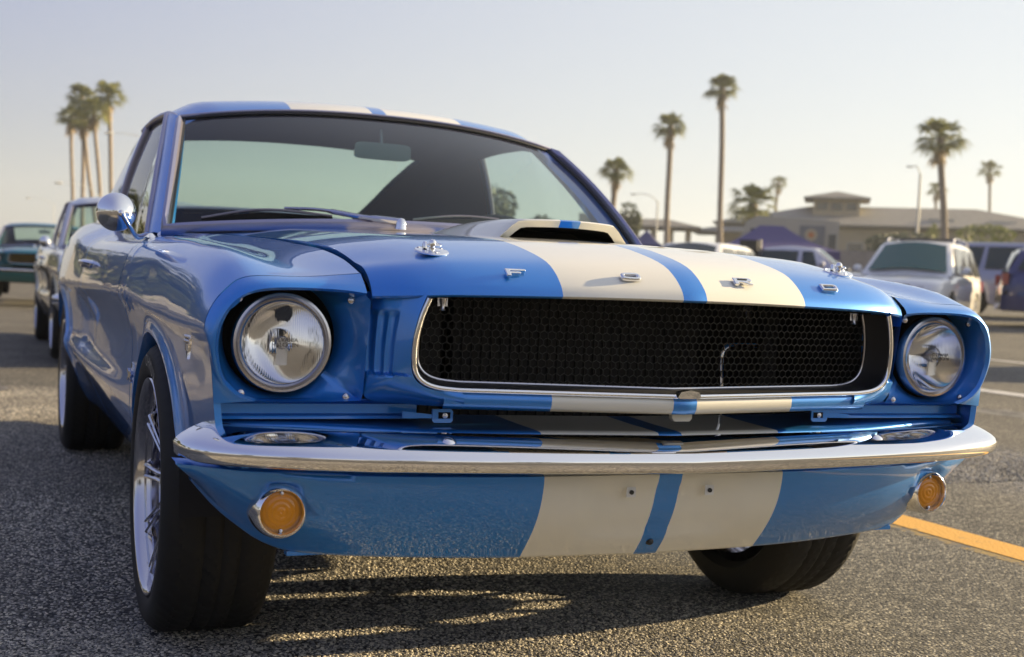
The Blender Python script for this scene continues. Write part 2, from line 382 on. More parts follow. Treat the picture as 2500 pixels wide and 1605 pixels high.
def classic_car(name, label, group=None):
    T = thing(name, label, 'car', group=group); T.location = (0, 0, 0)
    # ------------------------------------------------ hood
    xs = [-.547+1.094*i/72 for i in range(73)]
    ts = [0, .002, .005, .009, .014, .020, .028, .038, .05, .065, .085, .11, .14, .18, .23, .29, .36, .44, .53, .63, .74, .86, .98, 1.0]
    rows = []
    rows.append([Vector((x, noseY(abs(x))+.030, hood_z(x, noseY(abs(x)))-.004)) for x in xs])
    rows.append([Vector((x, noseY(abs(x))+.004, hood_z(x, noseY(abs(x)))-.004)) for x in xs])
    for t in ts:
        row = []
        for x in xs:
            y0 = noseY(abs(x)); y1 = 1.175-.05*(x/.55)**2; y = y0+(y1-y0)*t
            xx = x*(1 if y < .2 else (gapx(y)-.010)/.547)
            row.append(Vector((xx, y, hood_z(x, y))))
        rows.append(row)
    rows.append([p+Vector((0, 0, -.02)) for p in rows[-1]])
    rows = [[r[0]+Vector((.002, 0, -.018))]+r+[r[-1]+Vector((-.002, 0, -.018))] for r in rows]
    m = MB(); m.grid(rows); hood = m.build('hood', m_strip, T, ang=50)
    # hood scoop
    A = []; sw = .150
    outl = []
    for i in range(25):
        t = i/24; xi = -1+2*t
        outl.append(xi)
    rows = []
    for j in range(17):
        u = j/16; y = .555+.60*u; row = []
        hgt = .041*(1-u**2.2*.93); w = sw*(1-.30*u**1.5)
        for xi in outl:
            x = xi*(w+.0); z0 = hood_z(x, y)-.004
            f = 1-max(0, (abs(xi)-.72)/.28)**1.5; f = min(f, 1)*(1-.10*xi*xi)
            row.append(Vector((x*(1 if abs(xi) < .98 else 1.02), y+(.03*abs(xi)**2*(1-u)), z0+.004+hgt*f)))
        rows.append(row)
    front_in = [Vector((p.x*.91, p.y+.004, max(p.z-.016, hood_z(p.x, p.y)))) for p in rows[0]]
    deep = [Vector((p.x*.90, p.y+.16, max(p.z-.018, hood_z(p.x, p.y+.16)))) for p in rows[0]]
    front_lip = [p+Vector((0, -.006, -.003)) for p in rows[0]]
    mm = MB(); mm.grid([front_in, front_lip]+rows); sc = mm.build('hood_scoop', m_strip, T, ang=60)
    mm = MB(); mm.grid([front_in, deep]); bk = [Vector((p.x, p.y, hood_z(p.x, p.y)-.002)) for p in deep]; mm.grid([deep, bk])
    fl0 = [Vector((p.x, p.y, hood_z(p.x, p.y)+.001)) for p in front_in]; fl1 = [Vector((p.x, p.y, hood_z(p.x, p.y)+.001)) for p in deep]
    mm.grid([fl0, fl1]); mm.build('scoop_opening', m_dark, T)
    # hood pins
    for s in (-1, 1):
        x = s*.427; y = .215; z = hood_z(x, y); dy = (hood_z(x, y+.01)-hood_z(x, y-.01))/.02; nrm = Vector((0, -dy, 1)).normalized()
        mm = MB(); mm.lathe([(0, .0005), (.030, .0005), (.0305, .002), (.029, .0042), (.020, .0055), (.010, .006), (0, .006)], (x, y, z), nrm, 40)
        p = mm.build('hood_pin', m_chrome, T, ang=30)
        c = Vector((x, y, z)); mm = MB()
        mm.lathe([(0, .004), (.0055, .004), (.0055, .009), (.004, .0095), (.004, .012), (.0062, .0125), (.0062, .019), (.0035, .0225), (0, .023)], c, nrm, 16)
        mm.build('post', m_chrome, p)
        mm = MB(); mm.lathe([(0, 0), (.0045, 0), (.0045, .008), (.003, .011), (0, .0115)], c+Vector((-.0125, 0, .007)), (0, 0, 1), 12)
        mm.tube([c+Vector((-.013, 0, .013)), c+Vector((.014, 0, .013))], .0016, 6); mm.build('lock_pin', m_chrome, p)
        mm = MB(); mm.tube([c+Vector((.006+.0115*cos(a), .0115*sin(a)*.8, .014+.003*sin(a))) for a in [2*pi*k/24 for k in range(24)]], .0011, 6, closed=True); mm.build('ring', m_chrome, p)
        for k in range(3):
            a = 2*pi*k/3+.5; mm = MB(); mm.lathe([(0, 0), (.0028, 0), (.002, .0016), (0, .002)], c+Vector((.024*cos(a), .024*sin(a), .0045+dy*.024*sin(a))), nrm, 10); mm.build('rivet', m_steel, p)
    # hood letters
    for ch, x in (('F', -.318), ('O', -.113), ('R', .113), ('D', .318)):
        yy = noseY(abs(x))+.026; z = hood_z(x, yy); dz = (hood_z(x, yy+.006)-hood_z(x, yy-.006))/.012
        up = Vector((0, 1, dz)).normalized(); nrm = Vector((0, -dz, 1)).normalized(); w, hh = .038, .0175
        o = Vector((x-w/2, yy, z))-up*hh*.5+nrm*.002
        mm = MB(); AX = Vector((w, 0, 0)); AY = up*hh
        if ch in 'OD':
            def ringp(sc):
                P = []
                for k in range(28):
                    a = 2*pi*k/28; cx_, cy_ = cos(a), sin(a); e = .55 if (ch == 'O' or cx_ > 0) else .12
                    P.append((.5+.5*sc*math.copysign(abs(cx_)**e, cx_), .5+.5*(sc if ch == 'D' else sc*1.0)*math.copysign(abs(cy_)**e, cy_)))
                return P
            P1 = ringp(1); P2 = [(.5+(a-.5)*.62, .5+(b-.5)*.36) for a, b in P1]
            def lay(P, h): return [o+AX*a+AY*b+nrm*h for a, b in P]
            def ins(P, q, f): return [(a+(c-a)*f, b+(d-b)*f) for (a, b), (c, d) in zip(P, q)]
            mm.grid([lay(P1, 0), lay(P1, .004), lay(ins(P1, P2, .25), .0062), lay(ins(P1, P2, .75), .0062), lay(P2, .004), lay(P2, 0)], cv=True)
        else:
            for poly in build_letter_mesh(ch, w, hh): mm.prism(poly, o, AX, AY, nrm*.0062)
            if ch == 'R': pass
        lo = mm.build('letter', m_chrome, T, ang=30); lo['label'] = 'raised chrome letter %s on the hood' % ch
        if ch == 'R':
            m2 = MB(); m2.prism([(.22, .56), (.70, .56), (.78, .66), (.74, .80), (.22, .80)], o+nrm*.0063, AX, AY, nrm*.0004); m2.build('letter_recess', m_black, lo)
        bv = lo.modifiers.new('bevel', 'BEVEL'); bv.width = .0012; bv.segments = 2; bv.limit_method = 'ANGLE'
    # ------------------------------------------------ engine bay darkness
    mm = MB(); mm.box((0, .62, .50), (1.08, .02, .50)); mm.build('radiator_support', m_dark, T)
    mm = MB(); mm.box((0, 1.0, .300), (1.06, 1.3, .01)); mm.build('engine_tray', m_dark, T); mm = MB(); mm.box((0, 2.9, .26), (1.10, 3.0, .02)); mm.build('underbody', m_dark, T)
    for s in (-1, 1):
        mm = MB(); mm.box((s*.545, .83, .50), (.01, 1.1, .40)); mm.grid([[Vector((s*.535, y, .70)), Vector((s*.535, y, hood_z(s*.53, y)-.035)), Vector((s*(gapx(y)+.03), y, hood_z(s*.53, y)-.035))] for y in np.linspace(.24, 1.14, 8)])
        mm.build('inner_fender', m_dark, T)
    mm = MB(); mm.box((0.0, .50, .60), (.56, .04, .34))
    rad = mm.build('radiator', m_rad, T)
    mm = MB()
    for k in range(26): mm.box((-.26+.0208*k, .478, .60), (.004, .006, .32))
    mm.build('radiator_fin', m_rad, rad)['kind'] = 'stuff'
    for x in (-.36, .40):
        mm = MB(); mm.box((x, .40, .56), (.035, .02, .40)); mm.box((x+.02, .41, .56), (.006, .03, .40)); sb = mm.build('support_bracket', m_rad, T)
        for k in range(9): mm = MB(); mm.box((x+.005, .388, .40+.04*k), (.012, .004, .012)); mm.build('bracket_hole', m_dark, sb)
    mm = MB(); P = crom([(.331, .45, .44), (.328, .45, .52), (.324, .45, .60), (.324, .45, .632), (.338, .45, .645), (.365, .45, .647), (.42, .45, .648)], 30)
    mm.tube(P, .0065, 10); mm.build('coolant_pipe', m_chrome, T)
    mm = MB(); mm.lathe([(0, 0), (.032, 0), (.032, .01), (0, .012)], (.395, .44, .72), (0, -1, 0), 24); mm.build('horn', m_steel, T)
    for s in (-1, 1):
        mm = MB(); mm.box((s*.425, .16, .722), (.018, .01, .014)); mm.lathe([(0, 0), (.007, 0), (.004, .014), (.006, .02), (0, .022)], (s*.425, .155, .728), (0, 0, -1), 12); mm.build('hood_catch', m_steel, T)
    # ------------------------------------------------ grille
    outl = [(x, gY(x, z), z) for x, z in CHR]
    half = crom(outl, 26); half += [Vector((.405*(1-t), gY(.405*(1-t), .578+.0*t)-.004*0, .578-.004*t)) for t in [k/12 for k in range(1, 13)]]
    full = [Vector((-p.x, p.y, p.z)) for p in half]+[p.copy() for p in half[:-1]][::-1]
    mm = MB(); mm.tube(full, .0048, 10, up=(0, -1, 0), flat=1.0); mm.build('grille_trim', m_chrome, T)
    def inset(P, dx, dz, dy): return [Vector((p.x*(1-dx), p.y+dy, p.z+dz*(1 if p.z < .60 else max(0, (.728-p.z)/.128)))) for p in P]
    b1 = inset(full, .0, .004, .004); b2 = inset(full, .022, .006, .036); b3 = inset(full, .042, .007, .052)
    mm = MB(); mm.grid([b1, b2, b3]); mm.build('grille_bezel', m_black, T)
    b3i = inset(full, .045, .009, .050)
    mm = MB(); mm.tube(b3i, .0032, 8); mm.build('inner_trim', m_steel, T)
    # honeycomb
    mm = MB(); px = .0142; rr = px/sqrt(3); nrow = 0
    inn = inset(full, .062, .014, .0)
    def inside(x, z):
        ax = abs(x); zb = .586
        if z < zb or z > .745: return False
        xm = .463 if z > .63 else .463-.03*((.63-z)/.045)**2
        return ax < xm
    seen = set(); edges = []
    row = 0; z = .585
    while z < .75:
        x = -.46+(px/2 if row % 2 else 0)
        while x < .465:
            if inside(x, z):
                vs = [(x+rr*sin(pi/3*k), z+rr*cos(pi/3*k)) for k in range(6)]
                for k in range(6):
                    a, b = vs[k], vs[(k+1) % 6]; ky = (round((a[0]+b[0])*2000), round((a[1]+b[1])*2000))
                    if ky not in seen: seen.add(ky); edges.append((a, b))
            x += px
        z += rr*1.5; row += 1
    for a, b in edges:
        ya = gY(*a)+.060; yb = gY(*b)+.060
        d = Vector((b[0]-a[0], 0, b[1]-a[1])).normalized(); nn = Vector((-d.z, 0, d.x))*.00058
        A_, B_ = Vector((a[0], ya, a[1])), Vector((b[0], yb, b[1])); dp = Vector((0, .0022, 0))
        mm.add([A_+nn, A_-nn, B_-nn, B_+nn, A_+nn+dp, A_-nn+dp, B_-nn+dp, B_+nn+dp], [(0, 1, 2, 3), (0, 3, 7, 4), (1, 5, 6, 2)])
    mm.build('grille_mesh', m_mesh, T, smooth=False)
    # lower bar under the grille, striped
    prof = [(.050, .006), (.012, .004), (.002, .001), (-.002, -.006), (-.001, -.018), (.005, -.028), (.03, -.030)]
    rows = []
    for i in range(61):
        x = -.43+.86*i/60; y = .050+.13*abs(x)+.012; zc = .570+.004*(abs(x)/.43)-.0*abs(x)
        rows.append([Vector((x, y+a, zc+b)) for a, b in prof])
    mm = MB(); mm.grid(rows); mm.build('grille_bar', m_strip, T, ang=60)
    mm = MB(); mm.prism([(-.024, -.004), (-.018, .006), (0, .009), (.018, .006), (.024, -.004), (.018, -.006), (-.018, -.006)], (0, .050, .577), (1, 0, 0), (0, -.1, 1), (0, .016, 0)); mm.build('centre_clip', m_chrome, T, ang=20)
    mm = MB(); mm.prism([(-.02, 0), (-.02, -.014), (-.015, -.019), (.015, -.019), (.02, -.014), (.02, 0)], (.008, .085, .547), (1, 0, 0), (0, 0, 1), (0, .012, 0)); mm.build('bar_bracket', m_cream, T)
    # ------------------------------------------------ per side
    for s in (-1, 1):
        fender = side_panel(s, .203, 1.276).build('front_fender', m_blue, T, ang=60)
        door = side_panel(s, 1.284, 2.416).build('door', m_blue, T, ang=60)
        qp = side_panel(s, 2.424, 4.56).build('quarter_panel', m_blue, T, ang=60)
        for o_ in (fender, door, qp): pass
        # headlight cap between the fender seam and the opening
        c = sec_curve(.20, 60); cc = [c[0]]
        for p, q in zip(c[:-1], c[1:]):
            if q[1] < .545: break
            cc.append(q)
        seam = resample([(x, .1985 if 1 else 0, z) for x, z in cc], 40)
        seam = [Vector((p.x, .1985, p.z)) for p in seam]
        lipc = crom(LIP[:12], 40)
        def mid(t, out):
            R = []
            for a, b in zip(seam, lipc):
                p = a.lerp(b, t); R.append(Vector((p.x+out*(1 if p.z < .71 else .2), p.y, p.z+out*(1 if p.z > .70 else 0))))
            return R
        rows = [seam, mid(.4, .003), mid(.75, .0045), mid(.92, .003), lipc, [Vector((p.x-.006*(p.z < .72)-.0, p.y+.006, p.z-(.004 if p.z > .70 else -.003 if p.z < .58 else 0))) for p in lipc]]
        rows = [mirror_pts(r, s) for r in rows]; mm = MB(); mm.grid(rows); mm.build('headlight_cap', m_blue, T, ang=60)
        # bucket panel round the lamp
        HC = Vector((.681, 0, .646)); loop = crom([(x-.004*(x > .76), y+.006, z-(.003 if z > .7 else 0)) for x, y, z in LIP], 90)
        loop += [Vector((.548, .190-.03*k/14, .552+.18*k/14)) for k in range(1, 14)]
        def hole(p, r, y, dz=.007):
            a = atan2(p.z-HC.z-dz, p.x-HC.x); return Vector((HC.x+r*cos(a), y, HC.z+dz+r*sin(a)))
        r1 = loop; rA = []; rB = []; rC = [hole(p, .0955, .236) for p in loop]
        for p, h in zip(loop, rC):
            q = p.lerp(h, .12); rA.append(Vector((q.x, p.y+.010, q.z))); q = p.lerp(h, .5); rB.append(Vector((q.x, p.y+(h.y-p.y)*.55+.002, q.z)))
        rD = [hole(p, .094, .242) for p in loop]; rE = [hole(p, .094, .30) for p in loop]
        mm = MB(); mm.grid([mirror_pts(r, s) for r in (r1, rA, rB, rC, rD)], cv=True); bk = mm.build('headlight_bucket', m_blue, T, ang=50)
        mm = MB(); mm.grid([mirror_pts(r, s) for r in (rD, rE)], cv=True); rF = [HC+Vector((0, .30, .004)) for p in loop]; mm.grid([mirror_pts(r, s) for r in (rE, rF)], cv=True); mm.build('bucket_recess', m_dark, bk)
        for (x, z, yy) in ((.757, .716, .196), (.575, .719, .178), (.749, .562, .200), (.573, .557, .197)):
            mm = MB(); mm.lathe([(0, .003), (.0032, .0028), (.0058, .0008), (.0062, -.003)], (s*x, yy+.006, z), (0, -1, 0), 16); sc_ = mm.build('bucket_screw', m_steel, bk)
        # headlight
        c0 = Vector((s*.681, .214, .645))
        mm = MB(); mm.lathe([(.0665, -.002), (.0685, -.004), (.071, -.002), (.074, .002), (.0775, -.003), (.0815, -.002), (.0835, .004), (.0835, .020)], c0, (0, 1, 0), 72)
        hl = mm.build('headlight', m_steel, T, ang=50)
        mm = MB(); mm.lathe([(.069*sin(a), -.004-.013*cos(a)) for a in [pi/2*k/14 for k in range(15)]], c0, (0, 1, 0), 72); mm.build('lens', m_hlens, hl, ang=80)
        mm = MB(); mm.lathe([(.068*sqrt(k/14), (.066*(1-k/14))) for k in range(15)][::-1], c0+Vector((0, .004, 0)), (0, 1, 0), 64); mm.build('reflector', m_refl, hl, ang=80)
        mm = MB(); mm.lathe([(0, -.004), (.009, -.004), (.011, .0), (.011, .016), (0, .018)], c0+Vector((0, .012, 0)), (0, 1, 0), 20); mm.box(c0+Vector((0, .02, -.022)), (.018, .01, .03)); mm.build('bulb_shield', m_steel, hl)
        ft = bpy.data.curves.new('lens_text', 'FONT'); ft.body = 'SYLVANIA\nHALOGEN'; ft.size = .0095; ft.align_x = 'CENTER'; ft.align_y = 'CENTER'; ft.extrude = .0004; ft.space_line = .85
        fo = bpy.data.objects.new('lens_text', ft); COL.objects.link(fo); bpy.context.view_layer.update()
        me = bpy.data.meshes.new_from_object(fo); bpy.data.objects.remove(fo); me.name = 'lens_text'; me.materials.clear(); me.materials.append(m_plaque)
        fo = bpy.data.objects.new('lens_text', me); COL.objects.link(fo); fo.parent = hl; fo.location = c0+Vector((0, -.0185, .001)); fo.rotation_euler = (pi/2, 0, 0)
        # gilled panel beside the grille
        ocp = [(.546, .735), (.547, .70), (.548, .65), (.548, .60), (.547, .565), (.530, .552), (.48, .549), (.43, .548), (.395, .548)]
        icp = [(.470, .735), (.481, .702), (.488, .668), (.490, .640), (.488, .613), (.480, .594), (.463, .582), (.438, .576), (.400, .574)]
        def oY(x, z): return .192 if x > .52 else .192-(.52-x)*.55
        OC = crom([(x, oY(x, z), z) for x, z in ocp], 90); IC = crom([(x, gY(x, z)-.002, z) for x, z in icp], 90)
        rows = []
        for i in range(49):
            t = i/48; row = []
            for a, b in zip(OC, IC):
                p = a.lerp(b, t); g = 0
                if .595 < p.z < .705 and t < .62:
                    e = min(1, (p.z-.595)/.008, (.705-p.z)/.008); ph = (t-.04)/.58*3
                    if 0 < ph < 3: g = .0075*e*(abs(sin(pi*ph))**.6)*(.6+.4*((ph % 1)))
                row.append(Vector((s*(p.x-g*.3), p.y+g-.010*sin(pi*t)*(p.z < .60), p.z)))
            rows.append(row)
        mm = MB(); mm.grid(rows); under = [Vector((s*p.x, p.y+.05, p.z-.004)) for p in OC[50:]]; mm.grid([[Vector((s*p.x, p.y, p.z)) for p in OC[50:]], under])
        gp = mm.build('grille_side_panel', m_blue, T, ang=35)
        # panel under the lamp, with its slotted bracket
        mm = MB(); rows = []
        for i in range(20):
            x = .786-(.786-.43)*i/19; y = .252-.0*i
            rows.append([Vector((s*x, y-.04, .553)), Vector((s*x, y-.006, .546)), Vector((s*x, y, .540)), Vector((s*x, y, .524)), Vector((s*x, y-.012, .521)), Vector((s*x, y-.014, .516)), Vector((s*x, y+.03, .512))])
        mm.grid(rows); mm.build('lamp_support_panel', m_blue, T, ang=35)
        mm = MB(); mm.prism([(0, .010), (.034, .010), (.038, .006), (.038, -.010), (.034, -.014), (.004, -.014), (0, -.010)], (s*.378 if s > 0 else -.416, .208, .526), (1, 0, 0), (0, 0, 1), (0, .004, 0))
        mm.prism([(0, 0), (.06, 0), (.06, .006), (0, .012)], (s*.41 if s > 0 else -.47, .210, .520), (1, 0, 0), (0, 0, 1), (0, .004, 0))
        br = mm.build('bracket_tab', m_blue, T)
        mm = MB(); mm.lathe([(0, .004), (.005, .003), (.0055, 0)], (s*.394, .207, .525), (0, -1, 0), 12); mm.build('bracket_bolt', m_steel, br)
        mm = MB(); mm.box((s*.394, .2075, .525), (.022, .001, .011)); mm.build('bracket_slot', m_dark, br)
        # turn signal
        c1 = Vector((s*.677, .200, .366)); mm = MB()
        mm.lathe([(.0345, .014), (.035, -.006), (.037, -.0095), (.041, -.007), (.0445, .002), (.047, .016), (.048, .05)], c1, (0, 1, 0), 56); tl = mm.build('turn_signal', m_chrome, T, ang=60)
        pr = []
        for k in range(30):
            r = .0348*(1-k/29); pr.append((r, .004-.004*(1-(r/.0348)**2)-.0008*abs(sin(r/.0348*pi*4))))
        mm = MB(); mm.lathe(pr, c1, (0, 1, 0), 48); mm.build('amber_lens', m_amber, tl, ang=25)
        for dz in (.031, -.031):
            mm = MB(); mm.lathe([(0, -.003), (.003, -.002), (.0035, .002)], c1+Vector((0, 0, dz)), (0, 1, 0), 12); mm.build('lens_screw', m_steel, tl)
        # bumper bolts
        for x, y, z, nz in ((.433, .078, .493, .8), (.751, .163, .491, .7)):
            mm = MB(); mm.lathe([(0, .0075), (.006, .007), (.011, .0045), (.014, .001), (.0145, -.003)], (s*x, y, z), (s*.1, -1, nz), 24); mm.build('bumper_bolt', m_chrome, T)
        mm = MB(); mm.lathe([(0, .005), (.006, .004), (.010, 0)], (s*.838, .262, .462), (s, -.5, -.3), 16); mm.build('bumper_bolt', m_chrome, T)
        # emblem on the fender: a V with a small engine block on top
        ex = .8235; e0 = Vector((s*ex, .262, .632)); mm = MB()
        mm.prism([(-.020, .014), (-.013, .014), (0, -.012), (.013, .014), (.020, .014), (.003, -.020), (-.003, -.020)], e0, (0, 1, 0), (0, 0, 1), (s*.005, 0, 0))
        em = mm.build('fender_emblem', m_chrome, T); mm = MB()
        for k in range(4): mm.lathe([(0, .007), (.003, .006), (.004, 0)], e0+Vector((s*.002, -.012+.008*k, .016)), (s, 0, .3), 10); mm.lathe([(0, .007), (.003, .006), (.004, 0)], e0+Vector((s*.002, -.012+.008*k, .009)), (s, 0, .3), 10)
        mm.box(e0+Vector((s*.004, 0, .0)), (.006, .016, .012)); mm.build('emblem_block', m_steel, em)
        # running pony with upright bars
        p0 = Vector((s*.803, 1.222, .503)); mm = MB()
        for k, (dy, hh_) in enumerate(((-.010, .062), (0, .072), (.010, .062))): mm.box(p0+Vector((s*.003, dy, 0)), (.006, .007, hh_))
        hz = mm.build('pony_emblem', m_chrome, T); mm = MB()
        pony = [(-.045, .006), (-.030, .014), (-.022, .010), (-.010, .012), (.006, .009), (.018, .012), (.040, .016), (.046, .010), (.030, .004), (.022, -.002), (.040, -.010), (.034, -.013), (.012, -.004), (-.006, -.004), (-.018, -.012), (-.036, -.014), (-.036, -.011), (-.022, -.006), (-.024, .002), (-.034, .003), (-.043, .001)]
        mm.prism(pony, p0+Vector((s*.006, 0, .002)), (0, 1, 0), (0, 0, 1), (s*.006, 0, 0)); mm.build('pony', m_steel, hz)
        # door handle
        dx = .822; mm = MB(); P = crom([(s*dx, 2.335, .772), (s*(dx+.028), 2.30, .776), (s*(dx+.032), 2.24, .777), (s*(dx+.028), 2.17, .776), (s*(dx+.004), 2.14, .772)], 24)
        mm.tube(P, .0085, 8, flat=1.3); mm.lathe([(0, .03), (.009, .03), (.010, .02), (.015, 0)], (s*dx, 2.335, .770), (s, 0, 0), 14); mm.lathe([(0, .02), (.012, .018), (.013, 0)], (s*dx, 2.15, .770), (s, 0, 0), 14)
        mm.build('handle', m_chrome, door)
    # cabin-side things on the near flank only: round mirror
    mm = MB(); mc = Vector((-.855, 1.215, .890)); ax = Vector((-.10, -1, .05)).normalized()
    mm.lathe([(0, .036), (.010, .0355), (.020, .032), (.031, .024), (.040, .012), (.0445, 0), (.0455, -.010), (.0445, -.014), (.042, -.014), (.0415, -.008), (0, -.008)], mc, ax, 48); mir = mm.build('door_mirror', m_chrome, door_of(T), ang=50)
    mm = MB(); k0 = mc+ax*.034+Vector((.012, 0, -.006)); mm.lathe([(0, .009), (.006, .0065), (.009, 0), (.008, -.008)], k0, ax, 16)
    P = crom([k0, k0+Vector((.022, .02, -.030)), k0+Vector((.048, .10, -.050)), (-.762, 1.40, .846)], 16); mm.tube(P, [.0055]*8+[.007]*8, 10)
    mm.build('mirror_stem', m_chrome, mir); mm = MB(); mm.lathe([(0, .012), (.012, .012), (.018, .006), (.024, 0)], (-.757, 1.41, .838), (0, 0, 1), 24); mm.build('mirror_foot', m_chrome, mir)
    mm = MB(); mm.lathe([(0, .045), (.006, .044), (.009, .036), (.008, .028), (.010, .024), (.010, .012), (.017, .006), (.019, 0)], (-.705, 1.50, .848), (0, 0, 1), 20); mm.build('antenna_base', m_chrome, T)
    # ------------------------------------------------ front bumper, gravel pan, lower valance
    bY = pchip([0, .25, .433, .60, .72, .79, .825, .842, .846], [.022, .028, .042, .070, .105, .140, .175, .220, .262])
    bxs = [-.846+.0]; path = []
    tt = np.linspace(0, 1, 61)
    for t in tt:
        x = .846*sin(t*pi/2)**1.0 if t < 1 else .846
        path.append((x, bY(x)))
    hp = resample([(x, y, 0) for x, y in path], 60)
    full = [Vector((-p.x, p.y, 0)) for p in hp[::-1]]+hp[1:]
    bprof = [(.085, .012), (.070, .018), (.055, .0155), (.040, .010), (.026, .0035), (.014, -.003), (.006, -.009), (.001, -.015), (0, -.022), (.0015, -.030), (.006, -.037), (.013, -.041), (.024, -.0425), (.034, -.040)]
    rows = []
    for i, p in enumerate(full):
        a, b = full[max(0, i-1)], full[min(len(full)-1, i+1)]; t = (b-a).normalized(); n = Vector((t.y, -t.x, 0))
        if n.y > 0: n = -n
        w = min(1, (1-abs(p.x)/.846)*10+.85) if abs(p.x) > .80 else 1
        zt = .490+.0*abs(p.x)-.006*max(0, 1-abs(p.x)/.5)
        cor = max(0, (abs(p.x)-.55)/.3); zt += .004*min(1, cor)
        rows.append([Vector((p.x, p.y, zt-.012))+Vector((-n.x*d*w, -n.y*d*w, (h+.012)*(.55+.45*w))) for d, h in bprof])
    ends = []
    mm = MB(); mm.grid(rows)
    for e in (rows[0], rows[-1]):
        c_ = sum(e, Vector())/len(e); mm.grid([e, [c_.lerp(p, .3) for p in e]])
    bm_ = mm.build('front_bumper', m_chrome, T, ang=70)
    # gravel pan
    vY = pchip([0, .246, .5, .768], [.106, .128, .170, .252]); rows = []
    for i in range(71):
        x = -.772+1.544*i/70; y = vY(abs(x)); e = .006*min(1, max(0, abs(x)-.45)/.2)
        rows.append([Vector((x, y+.20, .512+e)), Vector((x, y+.10, .508+e)), Vector((x, y+.02, .506+e)), Vector((x, y+.004, .5045+e)), Vector((x, y, .500+e)), Vector((x, y+.002, .494+e)), Vector((x, y+.012, .489+e)), Vector((x, y+.05, .484+e))])
    mm = MB(); mm.grid(rows); mm.build('gravel_pan', m_strip, T, ang=60)
    for x, y in ((-.19, .19), (-.06, .17), (.10, .17), (.24, .19)): pass
    # lower valance
    tY = pchip([0, .25, .5, .68, .78, .84], [.098, .108, .142, .194, .225, .255]); tZ = pchip([0, .5, .7, .83], [.432, .430, .432, .440])
    bYv = pchip([0, .25, .5, .64, .69, .73, .765, .805], [.175, .190, .232, .270, .288, .300, .310, .325]); bZ = pchip([0, .3, .5, .64, .69, .73, .765, .805], [.277, .278, .281, .288, .304, .331, .360, .405])
    rows = []; NX = 90
    for i in range(NX+1):
        u = -1+2*i/NX; au = abs(u); su = math.copysign(1, u); xt = .842*au; xb = .805*au**.93 if au > 0 else 0
        row = [Vector((su*xt, tY(xt)+.05, tZ(xt)+.004)), Vector((su*xt, tY(xt)+.006, tZ(xt)+.0035))]
        for k in range(13):
            v = k/12; x = xt+(xb-xt)*v; y = tY(xt)+(bYv(xb)-tY(xt))*v**(1+.5*au); z = tZ(xt)+(bZ(xb)-tZ(xt))*v
            y -= .018*sin(pi*min(1, v*1.0))**1.0*(1-.5*au)
            # soft recess for a number plate in the middle
            ax_ = abs(x); f = 1/(1+exp((ax_-.150)/.006)); f *= 1/(1+exp((z-.412)/.004))*1/(1+exp((.318-z)/.004)); y += .007*f
            # turn-signal pocket
            d = sqrt((x-.677)**2+(z-.366)**2); y = max(y, .2125) if d < .049 else y
            row.append(Vector((su*x, y, z)))
        e = row[-1]; row += [e+Vector((0, .004, -.005)), e+Vector((0, .02, -.006)), e+Vector((0, .035, .002))]
        rows.append(row)
    mm = MB(); mm.grid(rows); va = mm.build('front_valance', m_strip, T, ang=60)
    for s in (-1, 1):
        mm = MB(); mm.box((s*.61, .285, .279), (.075, .02, .008)); mm.build('valance_tab', m_blue, va)
        mm = MB(); mm.box((s*.080, .0985, .402), (.018, .002, .018)); q = mm.build('plate_nut', m_white, va); mm = MB(); mm.lathe([(0, .003), (.004, .003), (.004, 0)], (s*.080, .0975, .402), (0, -1, 0), 10); mm.build('nut_hole', m_black, va)
    mm = MB(); mm.lathe([(0, .008), (.005, .007), (.007, .003), (.0075, -.006)], (-.004, .158, .300), (0, -1, 0), 14); mm.build('valance_bolt', m_black, va)
    mm = MB(); mm.box((-.25, .27, .276), (.30, .10, .008)); mm.build('splash_pan', m_dark, T)
    # ------------------------------------------------ cowl, windshield, roof
    wsb = lambda x: Vector((x, 1.325+.165*(abs(x)/.705)**2.0, .900-.040*(abs(x)/.705)**2.0))
    wst = lambda x: Vector((x, 1.915+.055*(abs(x)/.605)**2.2, 1.258-.048*(abs(x)/.605)**2.4))
    NXW = 40
    B0 = [wsb(-.700+1.40*i/NXW) for i in range(NXW+1)]; T0 = [wst(-.600+1.20*i/NXW) for i in range(NXW+1)]
    rows = grid_between(B0, T0, 14, lambda t, j, n: Vector((0, -.020*sin(pi*t), .014*sin(pi*t))))
    mm = MB(); mm.grid(rows); mm.build('windshield', m_glass, T, ang=180)
    border = rows[0]+[r[-1] for r in rows[1:]]+rows[-1][::-1][1:]+[r[0] for r in rows[1:-1]][::-1]
    def off(P, d, dy=0):
        c = Vector((0, 1.64, 1.07)); return [p+(p-c).normalized()*d+Vector((0, -dy, dy*.6)) for p in P]
    mm = MB(); mm.tube(off(border, -.004, .001), .006, 6, closed=True); mm.build('windshield_seal', m_black, T)
    mm = MB(); mm.tube(off(border, .009, .005), [(.007 if p.z > 1.20 else .0185) for p in off(border, .009, .005)], 8, closed=True, flat=.6); mm.build('windshield_trim', m_trim, T)
    cz = lambda x, y: .888-.036*(abs(x)/.7)**2+(y-1.2)*.06
    rows = [[Vector((x*(.61+.10*t)/.66, (1.185-.05*(x/.66)**2)*(1-t)+(wsb(x).y-.012)*t, hood_z(min(.55, abs(x))*1.0, 1.17)*(1-t)*1.0+(wsb(x).z-.014)*t-.003)) for x in [-.66+1.32*i/50 for i in range(51)]] for t in (0, .25, .5, .75, 1)]
    rows = [[p+Vector((0, 0, -.03)) for p in rows[0]]]+rows
    mm = MB(); mm.grid(rows); mm.build('cowl', m_strip, T)
